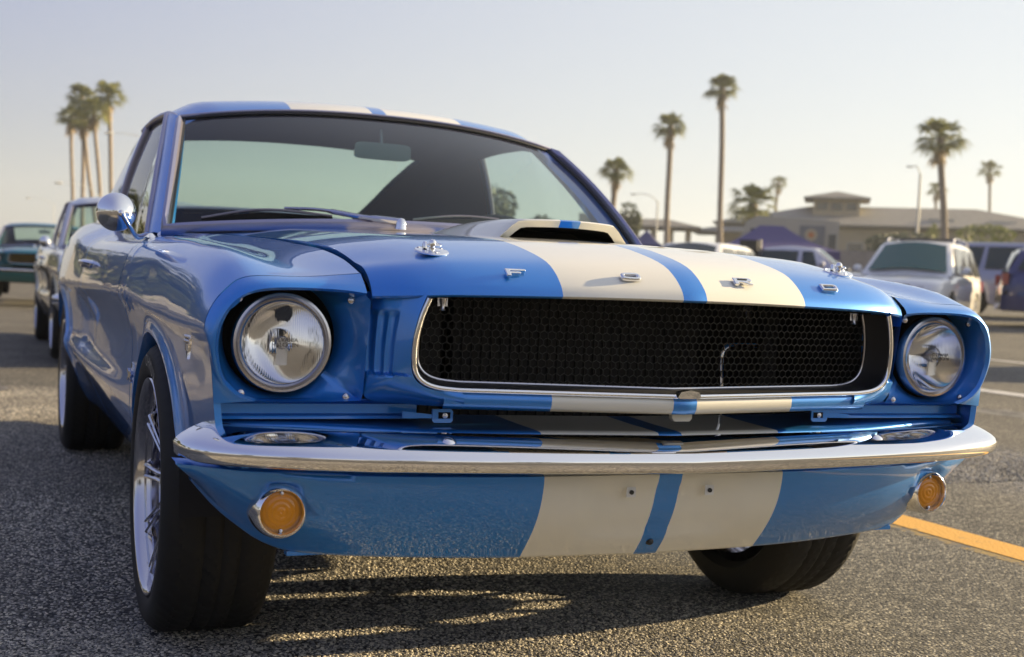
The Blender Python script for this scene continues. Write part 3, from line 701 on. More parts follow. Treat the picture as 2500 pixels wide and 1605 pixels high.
    # wiper: arm and blade (two)
    for pv, el, b0, b2, b1 in (((-.133, 1.285, .893), (-.406, 1.435, .935), (-.617, 1.468, .893), (-.465, 1.428, .916), (-.29, 1.385, .914)), ((.46, 1.33, .885), (.241, 1.415, .938), (-.072, 1.365, .917), (.08, 1.385, .930), (.19, 1.395, .934))):
        mm = MB(); pv = Vector(pv); mm.lathe([(0, .028), (.008, .026), (.014, .018), (.015, .004), (.017, 0)], pv, (0, -.2, 1), 16); wp = mm.build('wiper', m_chrome, T)
        P = [pv+Vector((0, 0, .018)), pv.lerp(Vector(el), .35)+Vector((0, -.01, .012)), pv.lerp(Vector(el), .7)+Vector((0, -.006, .012)), Vector(el)]
        mm = MB(); mm.tube(crom(P, 20), [.010]*5+[.007]*7+[.0045]*8, 8, up=(0, 0, 1), flat=1.2); mm.build('wiper_arm', m_alu, wp)
        mm = MB(); Pb = crom([b0, Vector(b2), b1], 20); mm.tube([p+Vector((0, 0, .006+.006*sin(pi*i/19))) for i, p in enumerate(Pb)], .0035, 6); mm.build('blade_frame', m_wiper, wp)
        mm = MB(); mm.grid([[p+Vector((0, -.003, .004)) for p in Pb], [p+Vector((0, .001, -.012)) for p in Pb], [p+Vector((0, .005, .004)) for p in Pb]]); mm.build('blade_rubber', m_rub, wp)
    # roof skin and fastback, with the rear window opening
    rz = pchip([1.93, 1.97, 2.03, 2.12, 2.25, 2.45, 2.75, 3.05, 3.35, 3.7, 4.1, 4.45, 4.56], [1.270, 1.288, 1.306, 1.321, 1.332, 1.337, 1.325, 1.288, 1.230, 1.140, 1.045, .965, .94])
    rw = pchip([1.93, 2.3, 2.8, 3.3, 3.8, 4.3, 4.56], [.598, .612, .622, .628, .625, .61, .60])
    def roof_pt(u, y, dz=0):
        x = u*rw(y); return Vector((x, y+(.05*u*u if y < 2 else .05*u*u*max(0, (2.2-y)/.2)), rz(y)-.045*abs(u)**2.2-.03*max(0, abs(u)-.88)/.12*(1)+dz))
    us = [-1+2*i/40 for i in range(41)]; ys = list(np.linspace(1.935, 2.3, 16))[:-1]+list(np.linspace(2.3, 4.56, 47))
    def win(u, y):
        if y < 2.98 or y > 4.02: return False
        return abs(u) < .80-.0*(y)
    def skip(i, j): return win((us[j]+us[j+1])/2, (ys[i]+ys[i+1])/2)
    rows = [[roof_pt(u, y) for u in us] for y in ys]
    rows0 = [[p+Vector((0, -.010, -.006)) for p in rows[0]]]
    mm = MB(); mm.grid(rows, skip=skip); mm.grid([rows0[0], rows[0]]); mm.build('roof', m_strip, T, ang=60)
    mm = MB(); mm.grid([[roof_pt(u, y, -.022) for u in us] for y in ys], skip=skip); mm.build('headliner', m_liner, T, ang=60)
    wy = [y for y in ys if 2.95 < y < 4.06]; wu = [u for u in us if abs(u) < .87]
    mm = MB(); mm.grid([[roof_pt(u, y, -.008) for u in wu] for y in wy]); mm.build('rear_window', m_glass, T, ang=180)
    loop = [roof_pt(u, wy[0]+.01, .002) for u in wu]+[roof_pt(wu[-1], y, .002) for y in wy]+[roof_pt(u, wy[-1], .002) for u in wu[::-1]]+[roof_pt(wu[0], y, .002) for y in wy[::-1]]
    mm = MB(); mm.tube(loop, .009, 6, closed=True); mm.build('rear_window_trim', m_trim, T)
    for s in (-1, 1):
        # A pillar
        a0, a1 = Vector((s*.712, 1.485, .852)), Vector((s*.612, 1.985, 1.222)); b0, b1 = Vector((s*.728, 1.62, .856)), Vector((s*.622, 2.10, 1.236))
        rows = []
        for k in range(9):
            t = k/8; p, q = a0.lerp(a1, t), b0.lerp(b1, t); bl = Vector((s*.0, -.02*sin(pi*t), .012*sin(pi*t)))
            rows.append([p+bl+Vector((-s*.004, .02, -.01)), p+bl, p.lerp(q, .35)+bl+Vector((s*.010, 0, .004)), q+bl+Vector((s*.004, 0, 0)), q+bl+Vector((-s*.03, .01, -.01)), p+bl+Vector((-s*.03, .04, -.02))])
        mm = MB(); mm.grid(rows, cv=True); mm.build('windshield_pillar', m_blue, T, ang=40)
        # roof rail over the side glass then C pillar / sail panel down to the quarter
        rail = [roof_pt(s, y) for y in np.linspace(2.0, 2.72, 12)]
        mm = MB(); mm.tube([p+Vector((s*.004, 0, -.004)) for p in rail], .010, 8); mm.build('drip_rail', m_trim, T)
        rows = []
        for y in np.linspace(2.62, 4.56, 40):
            top = roof_pt(s, y); fx, fz = SF[1]; bt = Vector((s*(SF[1][0](y)), y, SF[1][1](y)))
            if y < 2.9:
                lean = (2.9-y)/.28
                yy = y+.10*(1-0); top = roof_pt(s, y); bt = Vector((s*SF[1][0](y+.06), y+.06, SF[1][1](y+.06)))
            if bt.z > top.z-.003: top = Vector((top.x, top.y, bt.z+.003))
            rows.append([top.lerp(bt, v)+Vector((s*.012*sin(pi*v), 0, 0)) for v in [k/8 for k in range(9)]])
        mm = MB(); mm.grid(rows); sp = mm.build('sail_panel', m_blue, T, ang=60)
        mm = MB(); mm.grid([[p+Vector((-s*.018, 0, 0)) for p in r] for r in rows]); mm.build('inner_trim_panel', m_liner, T, ang=60)
        e = rows[0]; mm = MB(); mm.tube(e, .012, 8, flat=.8); mm.build('side_window_trim', m_trim, T)
        fr = [b0+Vector((s*.006, .012, 0)), b0.lerp(b1, .5)+Vector((s*.008, -.008, .014)), b1+Vector((s*.006, .012, 0))]
        mm = MB(); mm.tube(crom(fr, 14), .008, 8); mm.build('door_frame_trim', m_trim, T)
        # side glass
        rows = []
        for k in range(21):
            t = k/20; y = 1.64+(2.68-1.64)*t; zb = SF[1][1](y)-.005
            if y < 2.10: zt = b0.z+(b1.z-b0.z)*(y-b0.y)/(b1.y-b0.y)+.008; xt = abs(b0.x)+(abs(b1.x)-abs(b0.x))*(y-b0.y)/(b1.y-b0.y)
            else: q = roof_pt(1, y); zt = q.z; xt = q.x
            rows.append([Vector((s*(.722+(xt-.722)*v+.014*sin(pi*v)-.006), y, zb+(zt-zb)*v)) for v in [j/8 for j in range(9)]])
        mm = MB(); mm.grid(rows); mm.build('side_window', m_sideglass, T, ang=180)
    # tail
    mm = MB(); rows = [[Vector((-(.62+.10*(v > 0))*1.0*(-1) if 0 else 0, 0, 0))]]
    mm = MB(); mm.grid([[Vector((x, 4.56+.02*(1-(x/.7)**2), z)) for x in np.linspace(-.70, .70, 15)] for z in (.30, .45, .60, .75, .90, .945)]); mm.build('tail_panel', m_blue, T)
    # ------------------------------------------------ cabin
    mm = MB(); mm.grid([[Vector((x, 1.40+.12*(x/.7)**2, .862-.02*(x/.7)**2)) for x in np.linspace(-.66, .66, 20)], [Vector((x, 1.60, .880)) for x in np.linspace(-.68, .68, 20)], [Vector((x, 1.72, .850)) for x in np.linspace(-.68, .68, 20)], [Vector((x, 1.72, .62)) for x in np.linspace(-.68, .68, 20)]]); mm.build('dashboard', m_inter, T, ang=50)
    for s in (-1, 1):
        mm = MB(); rows = []
        for z, d, w in ((.40, 0, .24), (.55, .03, .26), (.70, .07, .26), (.80, .10, .24), (.84, .115, .20), (.85, .13, .14)):
            rows.append([Vector((s*.36+w*sin(a), 2.42+d+.055*cos(a), z)) for a in [2*pi*k/24 for k in range(24)]])
        mm.grid(rows, cv=True); mm.f.append(tuple(range(len(mm.v)-24, len(mm.v)))); mm.build('front_seat', m_inter, T, ang=60)
        mm = MB(); mm.grid([[Vector((s*.66, y, z)) for y in np.linspace(1.5, 4.4, 8)] for z in (.3, .6, .84)]); mm.build('inner_door_panel', m_inter, T)
    mm = MB(); mm.grid([[Vector((x, 3.0+.25*t, .45+.33*t)) for x in np.linspace(-.64, .64, 8)] for t in (0, .5, 1)]+[[Vector((x, 4.45, .80)) for x in np.linspace(-.64, .64, 8)]]); mm.build('rear_seat', m_inter, T)
    cc_ = Vector((.36, 1.88, .80)); n_ = Vector((0, 1, .45)).normalized(); u_ = n_.orthogonal().normalized(); w_ = n_.cross(u_)
    mm = MB(); mm.tube([cc_+(u_*cos(a)+w_*sin(a))*.185 for a in [2*pi*k/40 for k in range(40)]], .012, 8, closed=True)
    for k in range(3): a = 2*pi*k/3+.5; mm.tube([cc_-n_*.03, cc_+(u_*cos(a)+w_*sin(a))*.18], .008, 6)
    mm.build('steering_wheel', m_inter, T)
    mc = Vector((.012, 1.93, 1.160)); P = []
    for sc_, yy in ((1, 0), (1, .012), (.9, .02)):
        P.append([mc+Vector((.092*sc_*math.copysign(abs(cos(a))**.35, cos(a)), yy, .026*sc_*math.copysign(abs(sin(a))**.35, sin(a)))) for a in [2*pi*k/32 for k in range(32)]])
    mm = MB(); mm.grid(P, cv=True); mm.f.append(tuple(range(len(mm.v)-96, len(mm.v)-64))); mm.f.append(tuple(range(len(mm.v)-32, len(mm.v)))); mm.tube([mc+Vector((0, .016, .01)), mc+Vector((0, .03, .07))], .006, 8); mm.build('rear_view_mirror', m_mirror_back, T, ang=50)
    # ------------------------------------------------ wheels
    def wheel(s, cy):
        cz = .304 if cy < 2 else .3195; sh = cz-.3195
        x_out = s*((.813 if s < 0 else .836) if cy < 2 else .822); c = Vector((x_out, cy, cz)); inw = Vector((-s, 0, 0)); wd = .222 if cy < 2 else .245
        p_ = [(.226, .012), (.232, .002), (.245, -.003), (.268, -.005), (.288, -.002), (.303, .007), (.311, .016), (.3165, .026)]
        NT = 180; prof = list(p_)
        for k in range(19): prof.append((.3195-.0012*((k/18-.5)*2)**2, .032+(wd-.064)*k/18))
        prof += [(.3165, wd-.026), (.311, wd-.016), (.300, wd-.007), (.270, wd+.003), (.240, wd), (.222, wd-.02)]
        rows = []
        for i, (r, h) in enumerate(prof):
            row = []
            for k in range(NT):
                a = 2*pi*k/NT; rr_ = r
                if len(p_)-2 <= i < len(p_)+20:
                    v = (h-.032)/(wd-.064)
                    if min(abs(v-.28), abs(v-.52), abs(v-.74)) < .028: rr_ -= .006
                    ph = (k/NT*60+abs(v-.5)*5.0) % 1.0
                    if ph < .25 and not .44 < v < .60: rr_ -= .005
                row.append(c+inw*h+Vector((0, cos(a)*rr_, sin(a)*rr_)))
            rows.append(row)
        rows = [[p if abs((p-c).yz.length) < .235 else Vector((p.x, *(c.yz+(p.yz-c.yz)*(1+sh*((p-c).yz.length-.225)/.0945/(p-c).yz.length)))) for p in r] for r in rows]
        mm = MB(); mm.grid(rows, cv=True)
        wh = thing_part('wheel', T)
        mm.build('tyre', m_rub, wh, ang=30)
        mm = MB(); mm.lathe([(.2245, .010), (.2285, .002), (.2265, -.001), (.2215, .001), (.2185, .010), (.2165, .022), (.209, .026), (.2075, .034), (.199, .036), (.198, .052), (.190, .055), (.188, .12), (.186, .18), (.20, .21)], c, inw, 96); mm.build('rim', m_alu, wh, ang=50)
        for k in range(10):
            mm = MB(); a = 2*pi*k/10+(0 if s < 0 else pi/10); d = Vector((0, -cos(a), sin(a))); t = Vector((0, sin(a), cos(a)))
            for sg in (-1, 1):
                P = [c+inw*.058+d*.048+t*sg*.010, c+inw*.040+d*.12+t*sg*.0075, c+inw*.024+d*.205+t*sg*.0125]
                mm.tube(P, [.0055, .0045, .0055], 6, up=(s, 0, 0), flat=.9)
            mm.tube([c+inw*.026+d*.203-t*.014, c+inw*.026+d*.203+t*.014], .0055, 6)
            mm.grid([[c+inw*.066+d*.048+t*.010, c+inw*.066+d*.048-t*.010], [c+inw*.034+d*.203+t*.010, c+inw*.034+d*.203-t*.010]])
            mm.build('spoke', m_alu, wh, ang=50)
        mm = MB(); mm.lathe([(0, .030), (.022, .030), (.027, .034), (.028, .046), (.048, .050), (.056, .056), (.060, .075), (.060, .09)], c, inw, 40)
        for k in range(5): a = 2*pi*k/5; mm.lathe([(0, -.004), (.006, -.004), (.007, .01)], c+inw*.048+Vector((0, cos(a)*.040, sin(a)*.040)), inw, 8)
        mm.build('hub', m_alu, wh, ang=50)
        mm = MB(); mm.lathe([(.06, .12), (.14, .12), (.14, .135), (.06, .135)], c, inw, 40); mm.build('brake_disc', m_steel, wh)
        # sidewall lettering, wrapped round the tyre (front wheel on this flank)
        if cy < 2:
            ft = bpy.data.curves.new('sidewall_text', 'FONT'); ft.body = 'KUMHO'; ft.size = .036; ft.align_x = 'CENTER'; ft.space_character = 1.15; ft.resolution_u = 3
            fo = bpy.data.objects.new('t', ft); COL.objects.link(fo); bpy.context.view_layer.update(); me = bpy.data.meshes.new_from_object(fo); bpy.data.objects.remove(fo)
            me.name = 'sidewall_text'; me.materials.clear(); me.materials.append(m_letter)
            for v in me.vertices:
                x, y = v.co.x, v.co.y; rad_ = .252+y; ang = (-x if s < 0 else x)/.262+radians(102 if s < 0 else 80)
                v.co = c+Vector((-inw.x*(.0065-.010*abs(y-.014)), -s*0+cos(ang)*rad_*1.0, sin(ang)*rad_))
            o_ = bpy.data.objects.new('sidewall_text', me); COL.objects.link(o_); o_.parent = wh
        return wh
    for s in (-1, 1):
        wheel(s, .856); wheel(s, 3.60)
        for cy, cz, r in (ARF, ARR):
            mm = MB(); rr_ = r+.012
            mm.grid([[Vector((s*x, cy+rr_*cos(a), cz+rr_*sin(a))) for a in [pi*k/24 for k in range(25)]] for x in (.795, .56)])
            mm.grid([[Vector((s*.56, cy+q*cos(a), cz+q*sin(a))) for a in [pi*k/24 for k in range(25)]] for q in (0.01, rr_)]); mm.build('wheel_well', m_dark, T)
    return T
def thing_part(name, parent):
    o = bpy.data.objects.new(name, None); COL.objects.link(o); o.parent = parent; o.empty_display_size = .1; return o
def door_of(T): return T
m_cream = simple('cream_paint', CREAM, 0.35, coat=1.0)
m_white = simple('white_plastic', (.75, .75, .72), 0.4)
m_plaque = simple('moulded_lettering', (.07, .06, .05), 0.4)
m_trim = simple('brushed_trim', (0.40, 0.39, 0.50), 0.30, 0.9)
m_refl = simple('reflector_bowl', (.9, .9, .92), 0.06, 1.0)
m_mirror_back = simple('mirror_back', (.10, .16, .18), 0.15, 0.3, coat=1)
m_hlens = lens_mat('fluted_glass', (.97, .97, .95), .0, 1.35)
_nt = m_hlens.node_tree; _wv = _nt.nodes.new('ShaderNodeTexWave'); _wv.bands_direction = 'X'; _wv.inputs['Scale'].default_value = 85; _tc = _nt.nodes.new('ShaderNodeTexCoord'); _bp = _nt.nodes.new('ShaderNodeBump'); _bp.inputs['Distance'].default_value = .00028; _bp.inputs['Strength'].default_value = 1
_nt.links.new(_tc.outputs['Object'], _wv.inputs[0]); _nt.links.new(_wv.outputs[1], _bp.inputs['Height']); _nt.links.new(_bp.outputs[0], _nt.nodes['Principled BSDF'].inputs['Normal'])
hero = classic_car('classic_fastback_car', 'shiny blue fastback car with twin cream racing stripes, nose to the viewer in the foreground')
# ------------------------------------------------ ground (first version)
m, nt, b = nm('asphalt'); L = nt.links
tc = nt.nodes.new('ShaderNodeTexCoord')
vo = nt.nodes.new('ShaderNodeTexVoronoi'); vo.inputs['Scale'].default_value = 110; L.new(tc.outputs['Object'], vo.inputs['Vector'])
no = nt.nodes.new('ShaderNodeTexNoise'); no.inputs['Scale'].default_value = 260; no.inputs['Detail'].default_value = 3; L.new(tc.outputs['Object'], no.inputs['Vector'])
big = nt.nodes.new('ShaderNodeTexNoise'); big.inputs['Scale'].default_value = 1.3; big.inputs['Detail'].default_value = 6; L.new(tc.outputs['Object'], big.inputs['Vector'])
sep = nt.nodes.new('ShaderNodeSeparateColor'); L.new(vo.outputs['Color'], sep.inputs[0])
cr_ = nt.nodes.new('ShaderNodeValToRGB'); e = cr_.color_ramp.elements
e[0].position = 0; e[0].color = (.045, .046, .050, 1); e[1].position = 1; e[1].color = (.70, .64, .50, 1)
for p, c in ((.30, (.11, .105, .095, 1)), (.55, (.24, .225, .19, 1)), (.8, (.40, .37, .30, 1))): q = e.new(p); q.color = c
L.new(sep.outputs[0], cr_.inputs[0])
dk = nt.nodes.new('ShaderNodeMapRange'); dk.inputs[1].default_value = 0.0; dk.inputs[2].default_value = .6; dk.inputs[3].default_value = 1.0; dk.inputs[4].default_value = .25
L.new(vo.outputs['Distance'], dk.inputs[0])
mul = nt.nodes.new('ShaderNodeMixRGB'); mul.blend_type = 'MULTIPLY'; mul.inputs[0].default_value = 1; L.new(cr_.outputs[0], mul.inputs[1]); L.new(dk.outputs[0], mul.inputs[2])
b2 = nt.nodes.new('ShaderNodeMapRange'); b2.inputs[1].default_value = .3; b2.inputs[2].default_value = .7; b2.inputs[3].default_value = .75; b2.inputs[4].default_value = 1.2; L.new(big.outputs[0], b2.inputs[0])
mul2 = nt.nodes.new('ShaderNodeMixRGB'); mul2.blend_type = 'MULTIPLY'; mul2.inputs[0].default_value = 1; L.new(mul.outputs[0], mul2.inputs[1]); L.new(b2.outputs[0], mul2.inputs[2])
L.new(mul2.outputs[0], b.inputs['Base Color']); b.inputs['Roughness'].default_value = .85
h1 = nt.nodes.new('ShaderNodeMath'); h1.operation = 'SUBTRACT'; h1.inputs[0].default_value = 1; L.new(vo.outputs['Distance'], h1.inputs[1])
h2 = nt.nodes.new('ShaderNodeMath'); h2.operation = 'MULTIPLY_ADD'; L.new(sep.outputs[1], h2.inputs[0]); h2.inputs[1].default_value = .7; L.new(h1.outputs[0], h2.inputs[2])
h3 = nt.nodes.new('ShaderNodeMath'); h3.operation = 'MULTIPLY_ADD'; L.new(no.outputs[0], h3.inputs[0]); h3.inputs[1].default_value = .3; L.new(h2.outputs[0], h3.inputs[2])
bp = nt.nodes.new('ShaderNodeBump'); bp.inputs['Strength'].default_value = .8; bp.inputs['Distance'].default_value = .0035; L.new(h3.outputs[0], bp.inputs['Height']); L.new(bp.outputs[0], b.inputs['Normal'])
m_asph = m
gx = sorted(set([-440, -300, -150, -80]+list(range(-60, 100, 3))+[100, 130, 180, 300, 440])); gy = sorted(set([-1200, -600, -300, -150, -80, -50, -30]+list(range(-18, 105, 3))+[110, 140, 200, 300, 440]))
mm = MB(); mm.grid([[Vector((x, y, gz(x, y))) for x in gx] for y in gy]); g = mm.build('ground', m_asph, ang=180); g['kind'] = 'structure'
# ================================================================== other cars
S_ = {'silver': m_silver}
swap_silver = {'blue_paint': m_silver, 'striped_paint': m_silver, 'cream_paint': m_silver}
swap_teal = {'blue_paint': m_teal, 'striped_paint': m_teal, 'cream_paint': m_teal}
def drop(root, names):
    for ch in list(root.children):
        if ch.name.split('.')[0] in names:
            for g in list(ch.children): bpy.data.objects.remove(g)
            bpy.data.objects.remove(ch)
SMALL = {'hood_pin', 'letter', 'hood_scoop', 'scoop_opening', 'support_bracket', 'coolant_pipe', 'horn', 'hood_catch', 'radiator', 'bracket_tab', 'fender_emblem', 'pony_emblem', 'bumper_bolt', 'grille_mesh', 'bar_bracket', 'splash_pan'}
c2 = copy_tree(hero, None, swap_silver); drop(c2, SMALL-{'fender_emblem'}); c2.location = (0.22, 7.72, .03); c2.scale = (1.04, 1.04, 1.06)
c2['label'] = 'silver grey classic coupe parked directly behind the blue car'; c2['group'] = 'classic cars parked in a row behind the blue car'
c3 = copy_tree(hero, None, swap_teal); drop(c3, SMALL); c3.location = (-.25, 19.6, .24); c3.rotation_euler = (0, 0, radians(-3)); c3.scale = (1.07, 1.05, 1.0)
c3['label'] = 'dark teal classic car with chrome bumper at the far left edge'; c3['group'] = 'classic cars parked in a row behind the blue car'
# gold-brown grille bars of the teal car
mm = MB()
for k in range(3): mm.box((0, .10, .62+.045*k), (.90, .02, .012))
mm.build('grille_bars', simple('brassy_grille', (.25, .17, .05), .4, .7), c3)

m_cwhite = paint('white_paint', (.72, .72, .72), metal=0.0, rough=.4)
m_navy = paint('navy_paint', (.012, .02, .13), metal=.3)
m_csilver = paint('van_silver_paint', (.33, .34, .42), metal=.6)
m_cdark = paint('charcoal_paint', (.03, .035, .05), metal=.4)
m_dglass = simple('tinted_glass', (.012, .03, .032), .06, coat=.3)
m_tglass = simple('green_windscreen', (.02, .10, .095), .10)
m_pglass = simple('side_window_glass', (.10, .105, .10), .08)
m_rim = simple('wheel_rim', (.5, .5, .52), .3, .9)
m_hl = simple('lamp_glass', (.6, .6, .62), .1, .3, coat=1)
m_red = simple('red_lamp', (.35, .01, .01), .2, coat=1)
m_plast = simple('grey_plastic', (.05, .05, .055), .5)
def modern_car(name, label, cat, pm, loc, heading, Lg=4.6, Wd=1.86, H=1.68, hood=.98, belt=1.02, y_ws0=1.15, y_ws1=1.95, y_r1=4.2, y_r0=4.5, rack=False, group=None, ws=None):
    """heading: unit vector the nose points to; local axes: nose at y=0, tail at y=Lg"""
    T = thing(name, label, cat, (loc[0], loc[1], gz(loc[0], loc[1])), atan2(heading[0], -heading[1])*1.0, group)
    top = pchip([0, .10, .35, y_ws0, y_ws0+.3, Lg-.6, Lg-.12, Lg], [.62, .78, hood-.10, hood, belt, belt+.03, belt-.03, .70])
    half = pchip([0, .12, .5, 1.0, Lg-.8, Lg-.2, Lg], [Wd*.36, Wd*.44, Wd*.485, Wd*.5, Wd*.5, Wd*.47, Wd*.42])
    ar = .37; a1, a2 = .92, Lg-.98
    def zl(y):
        for c in (a1, a2):
            if abs(y-c) <= ar: return .34+sqrt(max(0, ar*ar-(y-c)**2))
        return .26
    ys = sorted(set([round(v, 4) for v in list(np.linspace(0, Lg, 40))+[c-ar*cos(pi*k/14) for c in (a1, a2) for k in range(15)]]))
    rows = []
    for y in ys:
        t, h, l = top(y), half(y), zl(y); sec = [(0, t+.03), (h*.5, t+.022), (h*.82, t), (h*.93, t-.04), (h*.985, t-.13), (h, max(l+.02, t-.30)), (h*1.0, max(l+.01, .55)), (h*.985, l), (h*.8, l)]
        rows.append([Vector((-x, y, z)) for x, z in sec[::-1]]+[Vector((x, y, z)) for x, z in sec[1:]])
    mm = MB(); mm.grid(rows); mm.f.append(tuple(range(len(rows[0])))); n0 = len(rows[0])*(len(rows)-1); mm.f.append(tuple(range(n0, n0+len(rows[0]))))
    body = mm.build('body', pm, T, ang=35)
    # greenhouse
    wb, wt_ = Wd*.455, Wd*.36
    zt = pchip([y_ws0, y_ws1, y_ws1+.6, y_r1-.3, y_r1, y_r0], [belt-.02, H-.03, H, H-.02, H-.06, belt]) if False else None
    A = [(y_ws0, belt-.03, wb), (y_ws1, H-.04, wt_), (y_ws1+.5, H, wt_), (y_r1-.4, H-.01, wt_), (y_r1, H-.06, wt_*.97), (y_r0, belt, wb*.95)]
    prof = crom([(y, z, w) for y, z, w in A[1:5]], 14); prof = [Vector((A[0][0], A[0][1], A[0][2]))]+prof+[Vector((A[5][0], A[5][1], A[5][2]))]
    rows = []
    for p in prof:
        y, z, w = p; rows.append([Vector((-wb*1.0, y if z < belt+.05 else y, belt-.06)), Vector((-w-.015, y, z-.07 if z > belt+.1 else z)), Vector((-w+.06, y, z-.01)), Vector((0, y-(.06 if y < y_ws1+.1 else 0), z+.02)), Vector((w-.06, y, z-.01)), Vector((w+.015, y, z-.07 if z > belt+.1 else z)), Vector((wb, y, belt-.06))])
    mm = MB(); mm.grid(rows); mm.build('roof', pm, T, ang=40)
    def quadpanel(nm_, mat, c4, off_, nn=6, parent=T, bul=.012):
        a, b, c, d = [Vector(q) for q in c4]; n = (b-a).cross(d-a).normalized()
        if n.dot(Vector(off_)) < 0: n = -n
        rows = [[(a.lerp(b, u/nn)).lerp(d.lerp(c, u/nn), v/nn)+n*(.018+bul*sin(pi*u/nn)) for u in range(nn+1)] for v in range(nn+1)]
        mm = MB(); mm.grid(rows); return mm.build(nm_, mat, parent, ang=180)
    quadpanel('windshield', ws or m_dglass, [(-wb+.10, y_ws0+.05, belt+.03), (wb-.10, y_ws0+.05, belt+.03), (wt_-.08, y_ws1-.06, H-.11), (-wt_+.08, y_ws1-.06, H-.11)], (0, -1, .5), bul=.085)
    quadpanel('rear_window', m_dglass, [(-wb+.12, y_r0-.02, belt+.05), (wb-.12, y_r0-.02, belt+.05), (wt_-.08, y_r1+.03, H-.11), (-wt_+.08, y_r1+.03, H-.11)], (0, 1, .3), bul=.03)
    for s in (-1, 1):
        yb = [y_ws0+.42, (y_ws0+y_r0)/2-.05, (y_ws0+y_r0)/2+.85, y_r0-.12]
        yt = [y_ws1+.02, (y_ws0+y_r0)/2-.05, (y_ws0+y_r0)/2+.78, y_r1-.10]
        for k in range(3):
            g_ = .04; quadpanel('side_window', m_dglass if pm is not m_cwhite else m_pglass, [(s*(wb+.004), yb[k]+g_+.05, belt+.03), (s*(wb+.004), yb[k+1]-g_, belt+.03), (s*(wt_+.02), yt[k+1]-g_, H-.13), (s*(wt_+.02), yt[k]+g_, H-.13)], (s, 0, .2), 4)
        for c in (a1, a2):
            w = thing_part('wheel', T); cc_ = Vector((s*(Wd/2-.02), c, .34))
            mm = MB(); mm.lathe([(.22, .02), (.235, .0), (.30, -.002), (.335, .02), (.34, .05), (.34, .18), (.32, .20)], cc_, (-s, 0, 0), 32); mm.build('tyre', m_rub, w, ang=40)
            mm = MB(); mm.lathe([(0, .03), (.05, .02), (.06, .035), (.20, .03), (.222, .012), (.225, .10)], cc_, (-s, 0, 0), 32)
            for k in range(5): a = 2*pi*k/5; mm.tube([cc_+Vector((-s*.03, cos(a)*.04, sin(a)*.04)), cc_+Vector((-s*.02, cos(a)*.21, sin(a)*.21))], .022, 6)
            mm.build('rim', m_rim, w, ang=50)
            mm = MB(); mm.lathe([(.0, .19), (.42, .19)], cc_, (-s, 0, 0), 20); mm.build('wheel_well', m_dark, T)
        mm = MB(); P = [Vector((s*Wd*.5, y_ws0+.42, belt+.02)), Vector((s*(Wd*.5+.07), y_ws0+.40, belt+.04))]; mm.tube(P, .025, 6); mir_ = mm.build('door_mirror', pm, T)
        mm = MB(); mm.lathe([(0, -.07), (.06, -.05), (.085, 0), (.085, .06), (0, .07)], (s*(Wd*.5+.11), y_ws0+.40, belt+.08), (0, 1, 0), 16); mm.build('mirror_shell', pm, mir_)
        mm = MB(); mm.grid([[Vector((s*Wd*u, .03+.10*((u-.22)/.22)**2.2*3.4+dy, z)) for u in (.24, .30, .36, .42, .455)] for z, dy in ((.66, -.015), (.72, -.005), (.78, .03))]); mm.build('headlight', m_hl, T, ang=60)
        mm = MB(); mm.box((s*Wd*.43, Lg-.05, .86), (.16, .12, .22)); mm.build('tail_lamp', m_red, T)
        mm = MB(); mm.box((s*(half(2.3)+.003), 2.35, .86), (.02, .16, .03)); mm.build('door_handle', pm, T)
        if rack:
            mm = MB(); mm.tube(crom([(s*(wt_-.03), y_ws1+.35, H-.02), (s*(wt_-.03), y_ws1+.5, H+.06), (s*(wt_-.03), y_r1-.5, H+.06), (s*(wt_-.03), y_r1-.3, H-.02)], 24), .018, 6); mm.build('roof_rail', m_steel, T)
    if rack:
        for yy in (y_ws1+.75, y_r1-.85): mm = MB(); mm.tube([(-wt_+.03, yy, H+.07), (wt_-.03, yy, H+.07)], .02, 6); mm.build('roof_crossbar', m_plast, T)
    mm = MB(); mm.box((0, -.005, .50), (Wd*.56, .06, .22)); mm.box((0, .0, .74), (Wd*.34, .05, .10)); mm.build('front_grille', m_plast, T)
    mm = MB(); mm.box((0, Lg/2, .30), (Wd*.86, Lg*.93, .12)); mm.build('underbody', m_dark, T)
    return T
hd = Vector((-.80, -.60)).normalized()
modern_car('parked_suv', 'white SUV with roof rack parked beyond the right headlight, its side in full sun', 'SUV', m_cwhite, (14.6, 16.66), hd, rack=True, H=1.70, ws=m_tglass, group='modern cars parked in the background')
modern_car('parked_suv', 'white SUV seen just above the hood stripes, dark windscreen and sunlit curved side', 'SUV', m_cwhite, (11.75, 20.5), hd, H=1.64, y_ws1=2.0, ws=m_dglass, group='modern cars parked in the background')
modern_car('minivan', 'lavender silver minivan with dark side windows at the right edge behind the white SUV', 'minivan', m_csilver, (24.3, 19.0), Vector((.72, -.69)), Lg=5.0, H=1.75, belt=1.08, y_ws0=.9, y_ws1=1.8, y_r1=4.8, y_r0=4.95, group='modern cars parked in the background')
modern_car('parked_hatchback', 'dark blue car cut off by the right edge of the picture, beside the silver minivan', 'car', m_navy, (20.8, 14.35), Vector((.76, -.65)), Lg=4.2, H=1.50, y_ws0=1.1, y_ws1=1.9, y_r1=3.9, y_r0=4.1, group='modern cars parked in the background')
modern_car('pickup_truck', 'pale silver pickup cab between the purple canopy and the white SUV', 'pickup', paint('pale_silver_paint', (.5, .5, .56), metal=.5), (19.0, 21.6), Vector((.78, -.62)), Lg=5.0, H=1.55, hood=.98, belt=1.05, y_ws0=1.35, y_ws1=1.9, y_r1=3.1, y_r0=3.25, group='modern cars parked in the background')
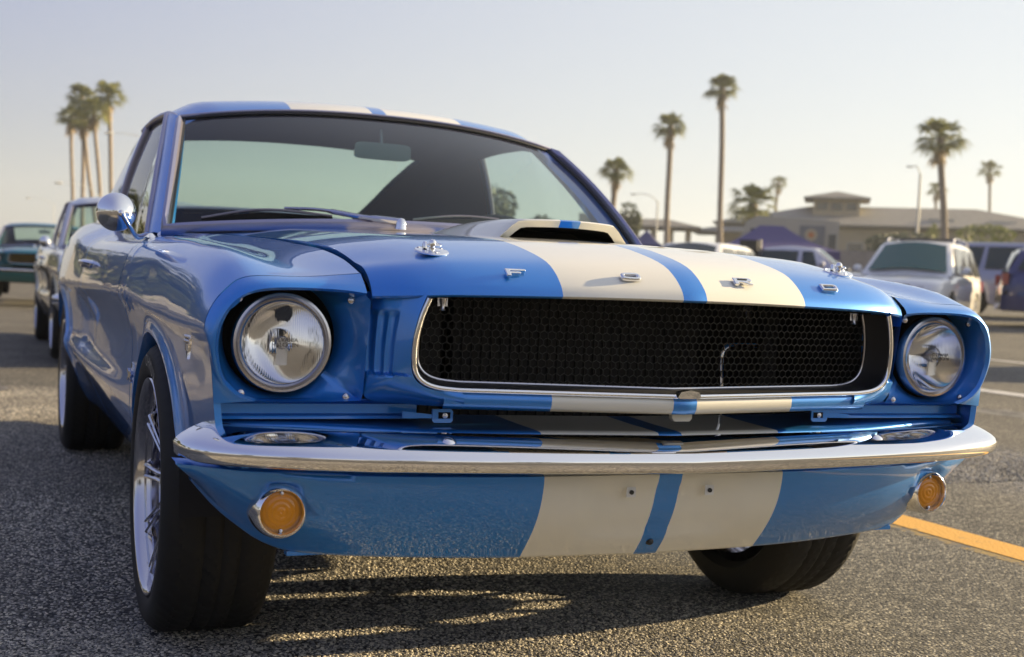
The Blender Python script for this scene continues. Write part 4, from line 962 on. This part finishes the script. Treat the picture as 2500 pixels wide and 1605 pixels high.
modern_car('parked_sedan', 'low dark sedan whose hood shows left of the white SUV with the roof rack', 'car', m_cdark, (17.3, 22.8), Vector((-.55, -.83)), H=1.42, y_r1=3.7, y_r0=4.2, group='modern cars parked in the background')
modern_car('parked_sedan', 'sedan parked beyond the right edge, its shadow falls across the lot', 'car', m_cdark, (10.8, 7.2), Vector((-1, 0)), H=1.42, y_r1=3.7, y_r0=4.2)

# ================================================================== paint marks on the lot
def strip_on_ground(name, pts4, mat, dz, label, n=24):
    a, b, c, d = [Vector((*p, 0)) for p in pts4]; rows = []
    for i in range(n+1):
        t = i/n; r = []
        for k in range(5):
            p = a.lerp(b, k/4).lerp(d.lerp(c, k/4), t); r.append(Vector((p.x, p.y, gz(p.x, p.y)+dz)))
        rows.append(r)
    mm = MB(); mm.grid(rows); o = mm.build(name, mat, ang=180); o['kind'] = 'structure'; return o
def worn(name, col, amt, scale=9, under=(.10, .095, .085)):
    m, nt, b = nm(name); L = nt.links; tc = nt.nodes.new('ShaderNodeTexCoord')
    n1 = nt.nodes.new('ShaderNodeTexNoise'); n1.inputs['Scale'].default_value = scale; n1.inputs['Detail'].default_value = 8; n1.inputs['Roughness'].default_value = .8; L.new(tc.outputs['Object'], n1.inputs[0])
    cr_ = nt.nodes.new('ShaderNodeMapRange'); cr_.inputs[1].default_value = amt-.04; cr_.inputs[2].default_value = amt+.04; L.new(n1.outputs[0], cr_.inputs[0])
    mx = nt.nodes.new('ShaderNodeMixRGB'); mx.inputs[1].default_value = (*under, 1); mx.inputs[2].default_value = (*col, 1); L.new(cr_.outputs[0], mx.inputs[0]); L.new(mx.outputs[0], b.inputs[0]); b.inputs['Roughness'].default_value = .7
    vo = nt.nodes.new('ShaderNodeTexVoronoi'); vo.inputs['Scale'].default_value = 95; L.new(tc.outputs['Object'], vo.inputs[0]); bp = nt.nodes.new('ShaderNodeBump'); bp.inputs['Strength'].default_value = .5; bp.inputs['Distance'].default_value = .002; bp.invert = True; L.new(vo.outputs[0], bp.inputs['Height']); L.new(bp.outputs[0], b.inputs['Normal'])
    return m
strip_on_ground('tar_edge', [(1.60, -1.5), (1.70, -1.5), (1.70, 6.5), (1.60, 6.5)], worn('tar', (.02, .02, .02), .52, 14), .002, '')
strip_on_ground('yellow_line', [(1.715, -1.5), (1.885, -1.5), (1.885, 6.5), (1.755, 6.5)], worn('yellow_line_paint', (.66, .35, .05), .36, 7), .005, '')
strip_on_ground('old_yellow_line', [(1.665, -1.5), (1.72, -1.5), (1.76, 6.5), (1.70, 6.5)], worn('old_yellow_paint', (.30, .20, .05), .50, 22), .0035, '')
strip_on_ground('white_line', [(6.20, 2.0), (6.40, 2.0), (6.62, 7.6), (6.42, 7.6)], worn('white_line_paint', (.55, .54, .52), .40), .005, '')
strip_on_ground('white_line', [(9.4, 5), (9.55, 5), (9.75, 13), (9.6, 13)], worn('white_line_paint2', (.5, .49, .46), .42), .005, '')
for yy in (): pass
m_oil = worn('oil_stain', (.035, .033, .032), .54, 6, under=(.16, .15, .135))
for (x, y, r_) in ((2.6, 3.9, .35), (3.9, 5.6, .5), (-1.35, 6.2, .4), (5.2, 4.4, .3), (8.2, 9.0, .7)):
    rr = random.Random(int(x*100)); n_ = 28; ps = [(x+r_*cos(2*pi*k/n_)*rr.uniform(.7, 1.1), y+r_*1.5*sin(2*pi*k/n_)*rr.uniform(.7, 1.1)) for k in range(n_)]
    mm = MB(); mm.add([(a_, b_, gz(a_, b_)+.0042) for a_, b_ in ps], [tuple(range(n_))]); o = mm.build('oil_stain', m_oil, smooth=False); o['kind'] = 'structure'
# ================================================================== palms
def leafmat(name, c1, c2, tr=.25):
    m, nt, b = nm(name); L = nt.links
    oi = nt.nodes.new('ShaderNodeTexNoise'); tc = nt.nodes.new('ShaderNodeTexCoord'); oi.inputs['Scale'].default_value = 1.7; oi.inputs['Detail'].default_value = 4; L.new(tc.outputs['Object'], oi.inputs[0])
    mx = nt.nodes.new('ShaderNodeMixRGB'); mx.inputs[1].default_value = (*c1, 1); mx.inputs[2].default_value = (*c2, 1); L.new(oi.outputs[0], mx.inputs[0]); L.new(mx.outputs[0], b.inputs[0]); b.inputs['Roughness'].default_value = .55
    t = nt.nodes.new('ShaderNodeBsdfTranslucent'); L.new(mx.outputs[0], t.inputs[0]); a = nt.nodes.new('ShaderNodeMixShader'); a.inputs[0].default_value = tr; L.new(b.outputs[0], a.inputs[1]); L.new(t.outputs[0], a.inputs[2]); L.new(a.outputs[0], nt.nodes['Material Output'].inputs[0])
    return m
m_palm = leafmat('palm_green', (.09, .12, .035), (.24, .23, .06), .35); m_dead = leafmat('palm_straw', (.20, .15, .08), (.34, .25, .13), .3)
m_trunk = simple('palm_trunk', (.26, .21, .16), .9, noise=.4, nscale=4); m_leaf = leafmat('leaf_dark', (.02, .035, .012), (.07, .085, .025)); m_leafl = leafmat('leaf_light', (.08, .10, .015), (.20, .22, .03)); m_bark = simple('bark', (.08, .06, .045), .9, noise=.3, nscale=8)
def fan(mb, base, d, R, nb, spread, r):
    d = Vector(d).normalized(); sd = d.cross(Vector((0, 0, 1)));
    if sd.length < .1: sd = Vector((1, 0, 0))
    sd.normalize(); up = sd.cross(d)
    pet = base+d*R*.42+Vector((0, 0, -.04*R)); V = []; F = []
    mb.add([base-sd*.012*R, base+sd*.012*R, pet+sd*.02*R, pet-sd*.02*R], [(0, 1, 2, 3)])
    for k in range(nb):
        a = (k/(nb-1)-.5)*spread; q = d*cos(a)+sd*sin(a); L_ = R*.62*(1-.18*abs(k/(nb-1)-.5)*2)*r.uniform(.85, 1.1)
        w = sd*cos(a)-d*sin(a); m1 = pet+q*L_*.6+up*.03*R; tip = pet+q*L_+Vector((0, 0, -.22*R*r.uniform(.6, 1.4)))
        mb.add([pet, m1-w*.036*R, tip, m1+w*.036*R], [(0, 1, 2, 3)])
def palm(top, base, Rc, label, seed, skirt=1.0, dense=46, tr=.20):
    r = random.Random(seed); base = Vector(base); top = Vector(top); T = thing('palm_tree', label, 'palm', base, 0, 'tall fan palms on the skyline'); t = top-base
    P = [t*k/10+Vector((.25*sin(k*.5+seed)*.4*sin(pi*k/10), 0, 0)) for k in range(11)]
    mm = MB(); mm.tube(P, [tr*1.25]+[tr]*2+[tr*.85]*7+[tr*.95], 10); mm.build('trunk', m_trunk, T)
    g = MB(); d = MB()
    for k in range(dense):
        a = k*2.399963; el = r.uniform(-.55, 1.35); q = (cos(a)*cos(el), sin(a)*cos(el), sin(el)); fan(g, t+Vector((0, 0, -.1)), q, Rc*r.uniform(.85, 1.35)*(1 if el < 1 else .85), 10, 2.1, r)
    for k in range(int(26*skirt)):
        a = k*2.399963+1; el = r.uniform(-1.35, -.65); q = (cos(a)*cos(el), sin(a)*cos(el), sin(el)); fan(d, t+Vector((0, 0, -.25-r.uniform(0, .6)*Rc*skirt)), q, Rc*r.uniform(.5, .75), 6, 1.3, r)
    g.build('crown', m_palm, T, smooth=False); d.build('dead_frond_skirt', m_dead, T, smooth=False)
    return T
pl = [((8.01, 103.35, 15.07), (8.84, 102.27), 1.55, 'tallest palm, rightmost of the cluster behind the blue roof', .20),
 ((6.33, 108.38, 15.41), (6.74, 107.44), 1.5, 'second tallest palm, upper middle of the cluster at left', .19),
 ((6.76, 101.62, 13.56), (7.8, 100.52), 1.35, 'leaning palm just left of the tallest one in the cluster', .18),
 ((5.81, 112.85, 14.28), (6.09, 112.04), 1.35, 'leftmost palm of the cluster, lowest crown but one', .18),
 ((6.27, 105.04, 13.08), (7.74, 103.78), 1.25, 'palm with the lowest crown in the left cluster', .18),
 ((39.31, 74.08, 9.27), (39.0, 73.8), 1.15, 'short palm rising from the dark conifer beside the windscreen', .24),
 ((50.45, 86.04, 14.52), (50.37, 85.39), 1.45, 'tall palm left of the tallest one, standing over the low pavilion roof', .27),
 ((56.49, 88.11, 18.47), (56.66, 87.17), 1.45, 'tallest single palm right of the car roof, thin dark trunk', .28),
 ((106.57, 149.84, 17.87), (105.08, 149.66), 1.4, 'small far palm just above the left end of the long roof', .25),
 ((52.83, 57.86, 11.04), (53.28, 57.17), 1.5, 'large palm with a drooping crown at the right, in front of the long building', .24),
 ((128.04, 141.09, 17.83), (127.78, 140.42), 1.45, 'small far palm half hidden by the large right palm', .25),
 ((120.05, 122.78, 18.83), (120.39, 121.8), 1.5, 'far palm standing alone near the right edge, pale trunk', .22)]
for i, (tp, bs, R_, lb, tr_) in enumerate(pl): palm(tp, (bs[0], bs[1], gz(*bs)), R_, lb, i+3, skirt=1.0 if i not in (9,) else .8, tr=tr_, dense=50 if i < 8 or i == 9 else 34)
T = palm((39.4, 57.68, 6.2), (39.73, 57.29, gz(39.7, 57.3)), 1.45, 'low bushy palm with wide fronds in front of the long roof', 77, skirt=.3, dense=34, tr=.28)

# ================================================================== leafy trees and bushes
def foliage(mb, blobs, n, s, r):
    for k in range(n):
        c, R_ = blobs[r.randrange(len(blobs))]; 
        while True:
            v = Vector((r.uniform(-1, 1), r.uniform(-1, 1), r.uniform(-1, 1)))
            if v.length < 1: break
        v = v.normalized()*(v.length**.45); p = Vector(c)+Vector((v.x*R_[0], v.y*R_[1], v.z*R_[2])); q = s*r.uniform(.6, 1.4)
        a = Vector((r.uniform(-1, 1), r.uniform(-1, 1), r.uniform(-.6, .6))).normalized(); b_ = a.orthogonal().normalized()
        mb.add([p-a*q, p+b_*q*.5, p+a*q, p-b_*q*.5], [(0, 1, 2, 3)])
def tree(name, loc, H, R_, label, seed, mat=None, n=2200, group=None, cat='tree', trunk=True, s=.22, low=.35):
    r = random.Random(seed); T = thing(name, label, cat, (loc[0], loc[1], gz(*loc)), 0, group)
    blobs = []
    for k in range(9): a = r.uniform(0, 2*pi); d = r.uniform(0, .6)*R_; z = H*r.uniform(low, .82); f = r.uniform(.35, .6); blobs.append(((cos(a)*d, sin(a)*d, z), (R_*f*1.15, R_*f*1.15, H*.5*f*.75)))
    mm = MB(); foliage(mm, blobs, n, s, r); mm.build('crown', mat or m_leaf, T, smooth=False)
    if trunk:
        mm = MB(); mm.tube([(0, 0, -.1), (.05, 0, H*.2), (0, .05, H*.45), (.1, 0, H*.7)], [H*.035, H*.028, H*.02, H*.008], 8)
        for k in range(4): a = k*1.7; mm.tube([(0, 0, H*.25), (cos(a)*R_*.3, sin(a)*R_*.3, H*.45), (cos(a)*R_*.5, sin(a)*R_*.5, H*.6)], [H*.015, H*.01, H*.004], 6)
        mm.build('trunk', m_bark, T)
    return T
tree('conifer', (38.3, 70.2), 5.4, 1.15, 'dark green conifer at the foot of the short palm beside the windscreen', 5, n=1800, s=.16, low=.12)
tree('bush', (37.0, 62.5), 2.4, 2.2, 'dark bush filling the gap between windscreen and low buildings', 15, n=1500, s=.16, low=.2, cat='bush', trunk=False)
tree('bush', (46.8, 54.5), 3.9, 2.7, 'dark green round bush before the long building, above the white SUV', 6, n=2600, s=.16, low=.25, cat='bush')
tree('bush', (42.6, 43.4), 3.6, 2.9, 'yellow green sunlit bush at the right edge above the minivan', 8, mat=m_leafl, n=3000, s=.14, low=.25, cat='bush')
tree('bush', (48.3, 53.3), 4.4, .9, 'narrow yellowish shrub beside the lamp post above the white SUV', 9, mat=m_leafl, n=700, s=.14, low=.2, cat='bush')
for k, (x, y, h_, r_) in enumerate([(-5.6, 46, 5.5, 3.2), (-8.5, 33, 4.2, 2.4), (-12, 40, 7.5, 4.2), (-15, 30, 5.0, 3), (-18, 38, 8.5, 4.5), (-23.5, 34, 7, 4), (-30, 30, 8, 4.5), (-9, 52, 6.5, 3.6), (-38, 22, 8.5, 5), (-44, 8, 8, 5), (-48, -8, 9, 5.5), (-34, -40, 8, 5), (-20, -48, 9, 5.5), (-2, -52, 7, 5), (18, -55, 8, 5)]):
    tree('street_tree', (x, y), h_, r_, 'dark leafy tree mirrored in the side of the blue car', 30+k, n=1500, s=.34, group='trees mirrored in the blue paint and chrome')
for k, (x, y, h_, r_) in enumerate([(21.8, 53.6, 5.2, 1.7), (24.6, 53.0, 3.9, 1.5)]): tree('street_tree', (x, y), h_, r_, ['dark tree seen through the side window of the blue car, taller of two', 'dark low tree seen through the side window of the blue car, right one of two'][k], 60+k, n=1400, s=.2)
# low white houses mirrored in the flank
m_wall = simple('tan_stucco', (.42, .36, .25), .9, noise=.12, nscale=1.5); m_wwall = simple('white_stucco', (.62, .60, .55), .9); m_roof = simple('grey_shingle', (.22, .21, .19), .9, noise=.3, nscale=2)
m_win = simple('window_pane', (.06, .07, .08), .15); m_beige = simple('beige_panel', (.42, .40, .34), .7, noise=.08, nscale=1)
def hip_roof(mb, x0, x1, y0, y1, z, h, ov=.6):
    x0 -= ov; x1 += ov; y0 -= ov; y1 += ov; cy = (y0+y1)/2; k = min((y1-y0)/2, (x1-x0)/2)
    V = [(x0, y0, z), (x1, y0, z), (x1, y1, z), (x0, y1, z), (x0, y0, z+.15), (x1, y0, z+.15), (x1, y1, z+.15), (x0, y1, z+.15), (x0+k, cy, z+h), (x1-k, cy, z+h)]
    mb.add(V, [(0, 1, 5, 4), (1, 2, 6, 5), (2, 3, 7, 6), (3, 0, 4, 7), (4, 5, 9, 8), (6, 7, 8, 9), (5, 6, 9), (7, 4, 8), (0, 3, 2, 1)])
def house(name, label, loc, rz, w, d, h, roof_h, wall, nwin=3, group=None, cat='building', ov=.6, wz=(1.0, 2.2), ww=1.2):
    T = thing(name, label, cat, (loc[0], loc[1], gz(*loc)), rz, group)
    mm = MB(); mm.box((0, d/2, h/2-.5), (w, d, h+1)); wl = mm.build('wall', wall, T, smooth=False)
    mm = MB(); hip_roof(mm, -w/2, w/2, 0, d, h+.02, roof_h, ov); mm.build('roof', m_roof, T, smooth=False)
    for k in range(nwin):
        x = -w/2+w*(k+.5)/nwin; z0, z1 = wz; mm = MB(); mm.box((x, -.03, (z0+z1)/2), (ww+.2, .08, z1-z0+.2)); wn_ = mm.build('window', m_white, T, smooth=False)
        mm = MB(); mm.box((x, -.06, (z0+z1)/2), (ww, .06, z1-z0)); mm.build('pane', m_win, wn_, smooth=False)
    return T
house('white_house', 'low white house mirrored in the blue door', (-11, 60), radians(8), 14, 8, 3.2, 1.6, m_wwall, 4)
house('white_house', 'white house with windows mirrored in the front fender', (-27, 46), radians(30), 12, 7, 3.4, 1.6, m_wwall, 4)
# ================================================================== buildings behind
brz = radians(-38)     # the long building faces the camera
T = thing('beach_building', 'long tan building with a shingled hip roof and a small raised pavilion on top', 'building', (77.8, 89.3, 2.3), brz)
def bpart(fn, name, mat): mm = MB(); fn(mm); return mm.build(name, mat, T, smooth=False)
bpart(lambda m: m.box((0, 4, 1.8), (34, 14, 6.6)), 'wall', m_wall)
bpart(lambda m: m.box((24, 2, 1.6), (26, 12, 6.8)), 'wing_wall', m_wall)
bpart(lambda m: m.box((-13.5, -2.6, 1.9), (5.2, 5, 5.0)), 'porch_wall', m_wall)
bpart(lambda m: hip_roof(m, -16, 14, -3, 12, 5.3, 2.4, 1.2), 'roof', m_roof)
bpart(lambda m: hip_roof(m, 11, 38, -4, 8, 5.0, .7, .5), 'wing_roof', m_roof)
bpart(lambda m: hip_roof(m, -18.5, -10, -6, 0, 4.35, .9, .5), 'porch_roof', m_roof)
pv = bpart(lambda m: m.box((-6.2, 2, 7.0), (4.2, 4.2, 2.6)), 'pavilion', m_wall)
bpart(lambda m: hip_roof(m, -8.2, -4.2, 0, 4, 8.0, .95, 1.0), 'pavilion_roof', m_roof)
for k in range(3):
    mm = MB(); mm.box((-7.5+1.3*k, -.14, 7.35), (.95, .1, .7)); mm.build('pavilion_window', m_win, pv, smooth=False)
for k in range(9):
    x = -14+3.2*k; mm = MB(); mm.box((x, -3.05, 3.2), (1.5, .12, 1.5)); w = mm.build('window', m_beige, T, smooth=False); mm = MB(); mm.box((x, -3.12, 3.2), (1.2, .08, 1.2)); mm.build('pane', m_win, w, smooth=False)
for k in range(5):
    x = 15+4.4*k; mm = MB(); mm.box((x, -4.06, 3.1), (2.6, .12, 1.7)); w = mm.build('window', m_beige, T, smooth=False); mm = MB(); mm.box((x, -4.13, 3.1), (1.1, .06, 1.4)); mm.build('pane', m_win, w, smooth=False)
for k in range(4):
    mm = MB(); mm.box((-15.6+1.6*k, -5.15, 2.7), (.8, .1, 1.6)); mm.build('porch_opening', m_win, T, smooth=False)
for k in range(5):
    mm = MB(); mm.box((3+5.2*k, -1.2+.0*k, 6.15-.12*k), (2.2, 1.2, .35)); mm.build('roof_vent', m_beige, T, smooth=False)
T = thing('beach_shelter', 'low flat-roofed shelter on posts between the conifer and the tall palm', 'shelter', (54.0, 94.0, 1.9), radians(-32))
mm = MB(); hip_roof(mm, -3.2, 3.2, -2, 2, 4.6, .9, .9); mm.build('roof', m_roof, T, smooth=False)
mm = MB(); mm.box((-4.6, 1, 2.6), (4.2, 3, 6.4)); mm.build('block', m_wall, T, smooth=False)
for k in range(5):
    mm = MB(); mm.box((-3.0+1.5*k, -1.6, 1.8), (.5, .5, 5.6)); mm.build('post', m_wall, T, smooth=False)
mm = MB(); mm.box((0, 1.6, 1.2), (6, .3, 2.8)); mm.build('back_wall', m_wall, T, smooth=False)
# trailer
T = thing('event_trailer', 'off-white trailer with a window and a poster panel behind the purple canopy', 'trailer', (35.4, 48.5, gz(35.4, 48.5)), radians(-36))
mm = MB(); prof = [(-2.4, .5), (2.3, .5), (2.3, 3.55), (-1.6, 3.72), (-2.1, 3.45), (-2.4, 2.6)]
mm.prism(prof, (0, 0, 0), (1, 0, 0), (0, 0, 1), (0, 2.3, 0)); mm.build('body', m_beige, T, smooth=False)
for x, z, w, h_, nm_, mt in ((-1.25, 2.55, 1.3, 1.1, 'window', m_win), (-.05, 2.35, .62, .66, 'window', m_win), (1.05, 2.35, 1.2, 1.9, 'poster', None), (2.0, 2.5, .35, .8, 'window', m_win)):
    mm = MB(); mm.box((x, -.02, z), (w, .05, h_)); mm.build(nm_, mt or simple('poster_print', (.16, .17, .19), .5, noise=.5, nscale=2.0), T, smooth=False)
mm = MB(); mm.lathe([(0, .01), (.3, .01)], (1.0, -.05, 2.85), (0, -1, 0), 24); mm.build('poster_disc', simple('poster_cream', (.45, .38, .26), .6), T)
mm = MB(); mm.lathe([(0, .01), (.14, .01)], (1.0, -.065, 2.85), (0, -1, 0), 24); mm.build('poster_centre', simple('poster_orange', (.5, .16, .04), .6), T)
for x in (-1.3, 1.3): mm = MB(); mm.lathe([(0, 0), (.35, 0), (.38, .05), (.38, .2), (0, .2)], (x, .0, .38), (0, 1, 0), 20); mm.build('wheel', m_rub, T)
# canopies
m_canopy = simple('purple_canopy_cloth', (.085, .07, .19), .75); m_canopy2 = simple('blue_canopy_cloth', (.05, .05, .16), .75)
def canopy(loc, rz, w, d, h, ph, label, mat, ridge=.5):
    T = thing('canopy_tent', label, 'canopy', (loc[0], loc[1], gz(*loc)), rz, 'pop-up canopies across the lot')
    x, y = w/2, d/2; mm = MB()
    V = [(-x, -y, h), (x, -y, h), (x, y, h), (-x, y, h), (-ridge, 0, h+ph), (ridge, 0, h+ph)]
    def sag(a, b, c, d_, n=8): return [[Vector(a).lerp(Vector(b), u/n).lerp(Vector(d_).lerp(Vector(c), u/n), v/n)+Vector((0, 0, -.10*sin(pi*v/n))) for u in range(n+1)] for v in range(n+1)]
    mm.grid(sag(V[0], V[1], V[5], V[4])); mm.grid(sag(V[1], V[2], V[5], V[5])); mm.grid(sag(V[2], V[3], V[4], V[5])); mm.grid(sag(V[3], V[0], V[4], V[4])); mm.build('canopy_top', mat, T, ang=25)
    mm = MB(); b4 = [Vector(v) for v in V[:4]]; mm.grid([b4, [p+Vector((0, 0, -.25)) for p in b4]], cv=True); mm.build('valance', mat, T, smooth=False)
    for sx in (-1, 1):
        for sy in (-1, 1): mm = MB(); mm.box((sx*(x-.05), sy*(y-.05), h/2), (.06, .06, h)); mm.build('leg', m_steel, T)
    return T
canopy((21.4, 30.2), radians(-28), 3.7, 3.0, 1.62, .78, 'large purple pop-up canopy over the parked cars, centre right', m_canopy, ridge=.35)
canopy((28.9, 51.1), radians(-35), 1.7, 2.4, 2.15, .75, 'small dark blue pointed canopy right of the windscreen', m_canopy2, ridge=.02)
tg = thing('banner', 'small red and white banner hanging under the small blue canopy', 'banner', (28.6, 50.4, gz(28.6, 50.4)), radians(-35)); mm = MB(); mm.box((0, 0, 2.0), (1.5, .04, .35)); mm.build('cloth', simple('banner_red', (.35, .10, .10), .7, noise=.5, nscale=3), tg)
# black panel on a pole
T = thing('loudspeaker', 'black box on a pale pole between the second white SUV and the canopy', 'loudspeaker', (16.2, 23.7, gz(16.2, 23.7)), radians(-40)); mm = MB(); mm.box((0, 0, 1.42), (.42, .35, .62)); mm.build('cabinet', m_black, T); mm = MB(); mm.tube([(.26, 0, 0), (.26, 0, 1.75)], .04, 8); mm.build('pole', m_beige, T)
# block wall with mottled mural
T = thing('block_wall', 'mottled grey and tan block wall behind the parked cars', 'wall', (30.9, 39.2, gz(30.9, 39.2)), radians(-36)); mw = simple('mural_wall', (.33, .29, .25), .9, noise=.45, nscale=1.6)
for r_ in range(5):
    for k in range(14):
        mm = MB(); mm.box((-3.2+.5*k+(.25 if r_ % 2 else 0), 0, .22+.38*r_), (.485, .25, .365)); mm.build('block', mw, T, smooth=False)
# lamp posts
m_pale = simple('pale_galvanised', (.72, .70, .60), .7)
def lamp(loc, h_, arm, label, rz=0, th=.07):
    T = thing('street_lamp', label, 'street lamp', (loc[0], loc[1], gz(*loc)), rz, 'thin lamp posts around the lot')
    mm = MB(); mm.tube([(0, 0, 0), (0, 0, h_)], [th, th*.7], 8); mm.build('post', m_pale, T)
    mm = MB(); P = crom([(0, 0, h_-.1), (-arm*.3, 0, h_+.35), (-arm*.7, 0, h_+.5), (-arm, 0, h_+.48)], 12); mm.tube(P, th*.35, 6); mm.build('arm', m_pale, T)
    mm = MB(); mm.lathe([(0, -.22), (.05, -.18), (.07, 0), (.05, .2), (0, .24)], (-arm-.2, 0, h_+.45), (1, 0, 0), 10); mm.build('lamp_head', m_pale, T)
lamp((44.5, 77.2), 6.0, 1.6, 'thin lamp post right of the conifer with its arm pointing left', radians(-30), .08)
lamp((55.2, 62.1), 7.6, .5, 'pale lamp post standing above the white SUV, before the long building', radians(-38), .11)
lamp((5.1, 124.0), 6.2, 2.2, 'low faint lamp post near the left edge of the skyline', 0, .028)
lamp((4.9, 72.0), 4.6, 2.0, 'faint lamp post between the silver car roof and the palm trunks', 0, .028)
lamp((6.6, 61.0), 6.5, 2.0, 'lamp post whose curved arm reaches left of the rightmost cluster palm', 0, .04)
# dark scrub line far away on the left horizon and low wall


# ================================================================== loose aggregate of the asphalt surface near the car
def gravel_mat():
    m, nt, b = nm('aggregate_stone'); L = nt.links
    oi = nt.nodes.new('ShaderNodeObjectInfo'); cr_ = nt.nodes.new('ShaderNodeValToRGB'); e = cr_.color_ramp.elements
    e[0].position = 0; e[0].color = (.14, .14, .14, 1); e[1].position = 1; e[1].color = (.80, .73, .58, 1)
    for p, c in ((.25, (.25, .24, .22, 1)), (.45, (.36, .335, .29, 1)), (.65, (.52, .48, .40, 1)), (.85, (.68, .62, .49, 1))): q = e.new(p); q.color = c
    L.new(oi.outputs['Random'], cr_.inputs[0])
    ge = nt.nodes.new('ShaderNodeNewGeometry'); ns = nt.nodes.new('ShaderNodeTexNoise'); ns.inputs['Scale'].default_value = 1.6; ns.inputs['Detail'].default_value = 5; L.new(ge.outputs['Position'], ns.inputs[0])
    ma = nt.nodes.new('ShaderNodeMapRange'); ma.inputs[1].default_value = .32; ma.inputs[2].default_value = .62; ma.inputs[3].default_value = .62; ma.inputs[4].default_value = 1.08; L.new(ns.outputs[0], ma.inputs[0])
    mg = nt.nodes.new('ShaderNodeMixRGB'); mg.blend_type = 'MULTIPLY'; mg.inputs[0].default_value = 1; L.new(cr_.outputs[0], mg.inputs[1]); L.new(ma.outputs[0], mg.inputs[2]); L.new(mg.outputs[0], b.inputs[0]); b.inputs['Roughness'].default_value = .75
    return m
m_grav = gravel_mat()
pebs = []
for k in range(4):
    r = random.Random(50+k); bm = bmesh.new(); bmesh.ops.create_icosphere(bm, subdivisions=1, radius=1.0)
    for v in bm.verts: v.co *= r.uniform(.72, 1.12); v.co.z *= .48
    me = bpy.data.meshes.new('pebble'); bm.to_mesh(me); bm.free(); me.materials.append(m_grav); pebs.append(me)
def scatter(quads, dens, size, seed):
    mm = MB()
    for q in quads: mm.add([(x, y, gz(x, y)-.0010) for x, y in q], [(0, 1, 2, 3)])
    o = mm.build('loose_aggregate', m_grav, smooth=False); o['kind'] = 'stuff'
    po = bpy.data.objects.new('pebble_source', pebs[seed % 4])
    ng = bpy.data.node_groups.new('aggregate', 'GeometryNodeTree'); ng.interface.new_socket('Geometry', in_out='INPUT', socket_type='NodeSocketGeometry'); ng.interface.new_socket('Geometry', in_out='OUTPUT', socket_type='NodeSocketGeometry')
    n = ng.nodes; l = ng.links; gi = n.new('NodeGroupInput'); go = n.new('NodeGroupOutput')
    dp = n.new('GeometryNodeDistributePointsOnFaces'); dp.inputs['Density'].default_value = dens; dp.inputs['Seed'].default_value = seed
    oi = n.new('GeometryNodeObjectInfo'); oi.inputs[0].default_value = po; oi.inputs['As Instance'].default_value = True
    ip = n.new('GeometryNodeInstanceOnPoints')
    rr = n.new('FunctionNodeRandomValue'); rr.data_type = 'FLOAT_VECTOR'; rr.inputs[0].default_value = (-.5, -.5, 0); rr.inputs[1].default_value = (.5, .5, 6.283)
    rs = n.new('FunctionNodeRandomValue'); rs.data_type = 'FLOAT'; rs.inputs[2].default_value = size[0]; rs.inputs[3].default_value = size[1]; rs.inputs['Seed'].default_value = seed+9
    l.new(gi.outputs[0], dp.inputs[0]); l.new(dp.outputs[0], ip.inputs['Points']); l.new(oi.outputs['Geometry'], ip.inputs['Instance']); l.new(rr.outputs[0], ip.inputs['Rotation']); l.new(rs.outputs[1], ip.inputs['Scale']); l.new(ip.outputs[0], go.inputs[0])
    md = o.modifiers.new('aggregate', 'NODES'); md.node_group = ng
    return o
near = [[(-1.9, -1.0), (1.655, -1.0), (1.655, .9), (-1.9, .9)], [(1.89, -.3), (3.2, -.3), (3.2, 2.2), (1.89, 2.2)]]
mid_ = [[(-1.6, .9), (1.655, .9), (1.655, 2.4), (-1.6, 2.4)], [(-1.5, 2.4), (-.5, 2.4), (-.5, 6.5), (-1.5, 6.5)], [(1.89, 2.2), (4.6, 2.2), (4.6, 4.4), (1.89, 4.4)]]
scatter(near, 19000, (.0022, .0050), 1); scatter(near, 11000, (.0018, .0040), 2)
scatter(mid_, 11000, (.0026, .0054), 3)

# ================================================================== sea haze over the lot
m, nt, b = nm('sea_haze'); nt.nodes.remove(b); pv_ = nt.nodes.new('ShaderNodeVolumePrincipled'); pv_.inputs['Color'].default_value = (.84, .90, .98, 1); pv_.inputs['Density'].default_value = 0.0007; pv_.inputs['Anisotropy'].default_value = 0.2
nt.links.new(pv_.outputs[0], nt.nodes['Material Output'].inputs['Volume'])
mm = MB(); mm.box((0, 0, 14), (900, 900, 34)); hz_ = mm.build('haze', m, smooth=False); hz_['kind'] = 'stuff'
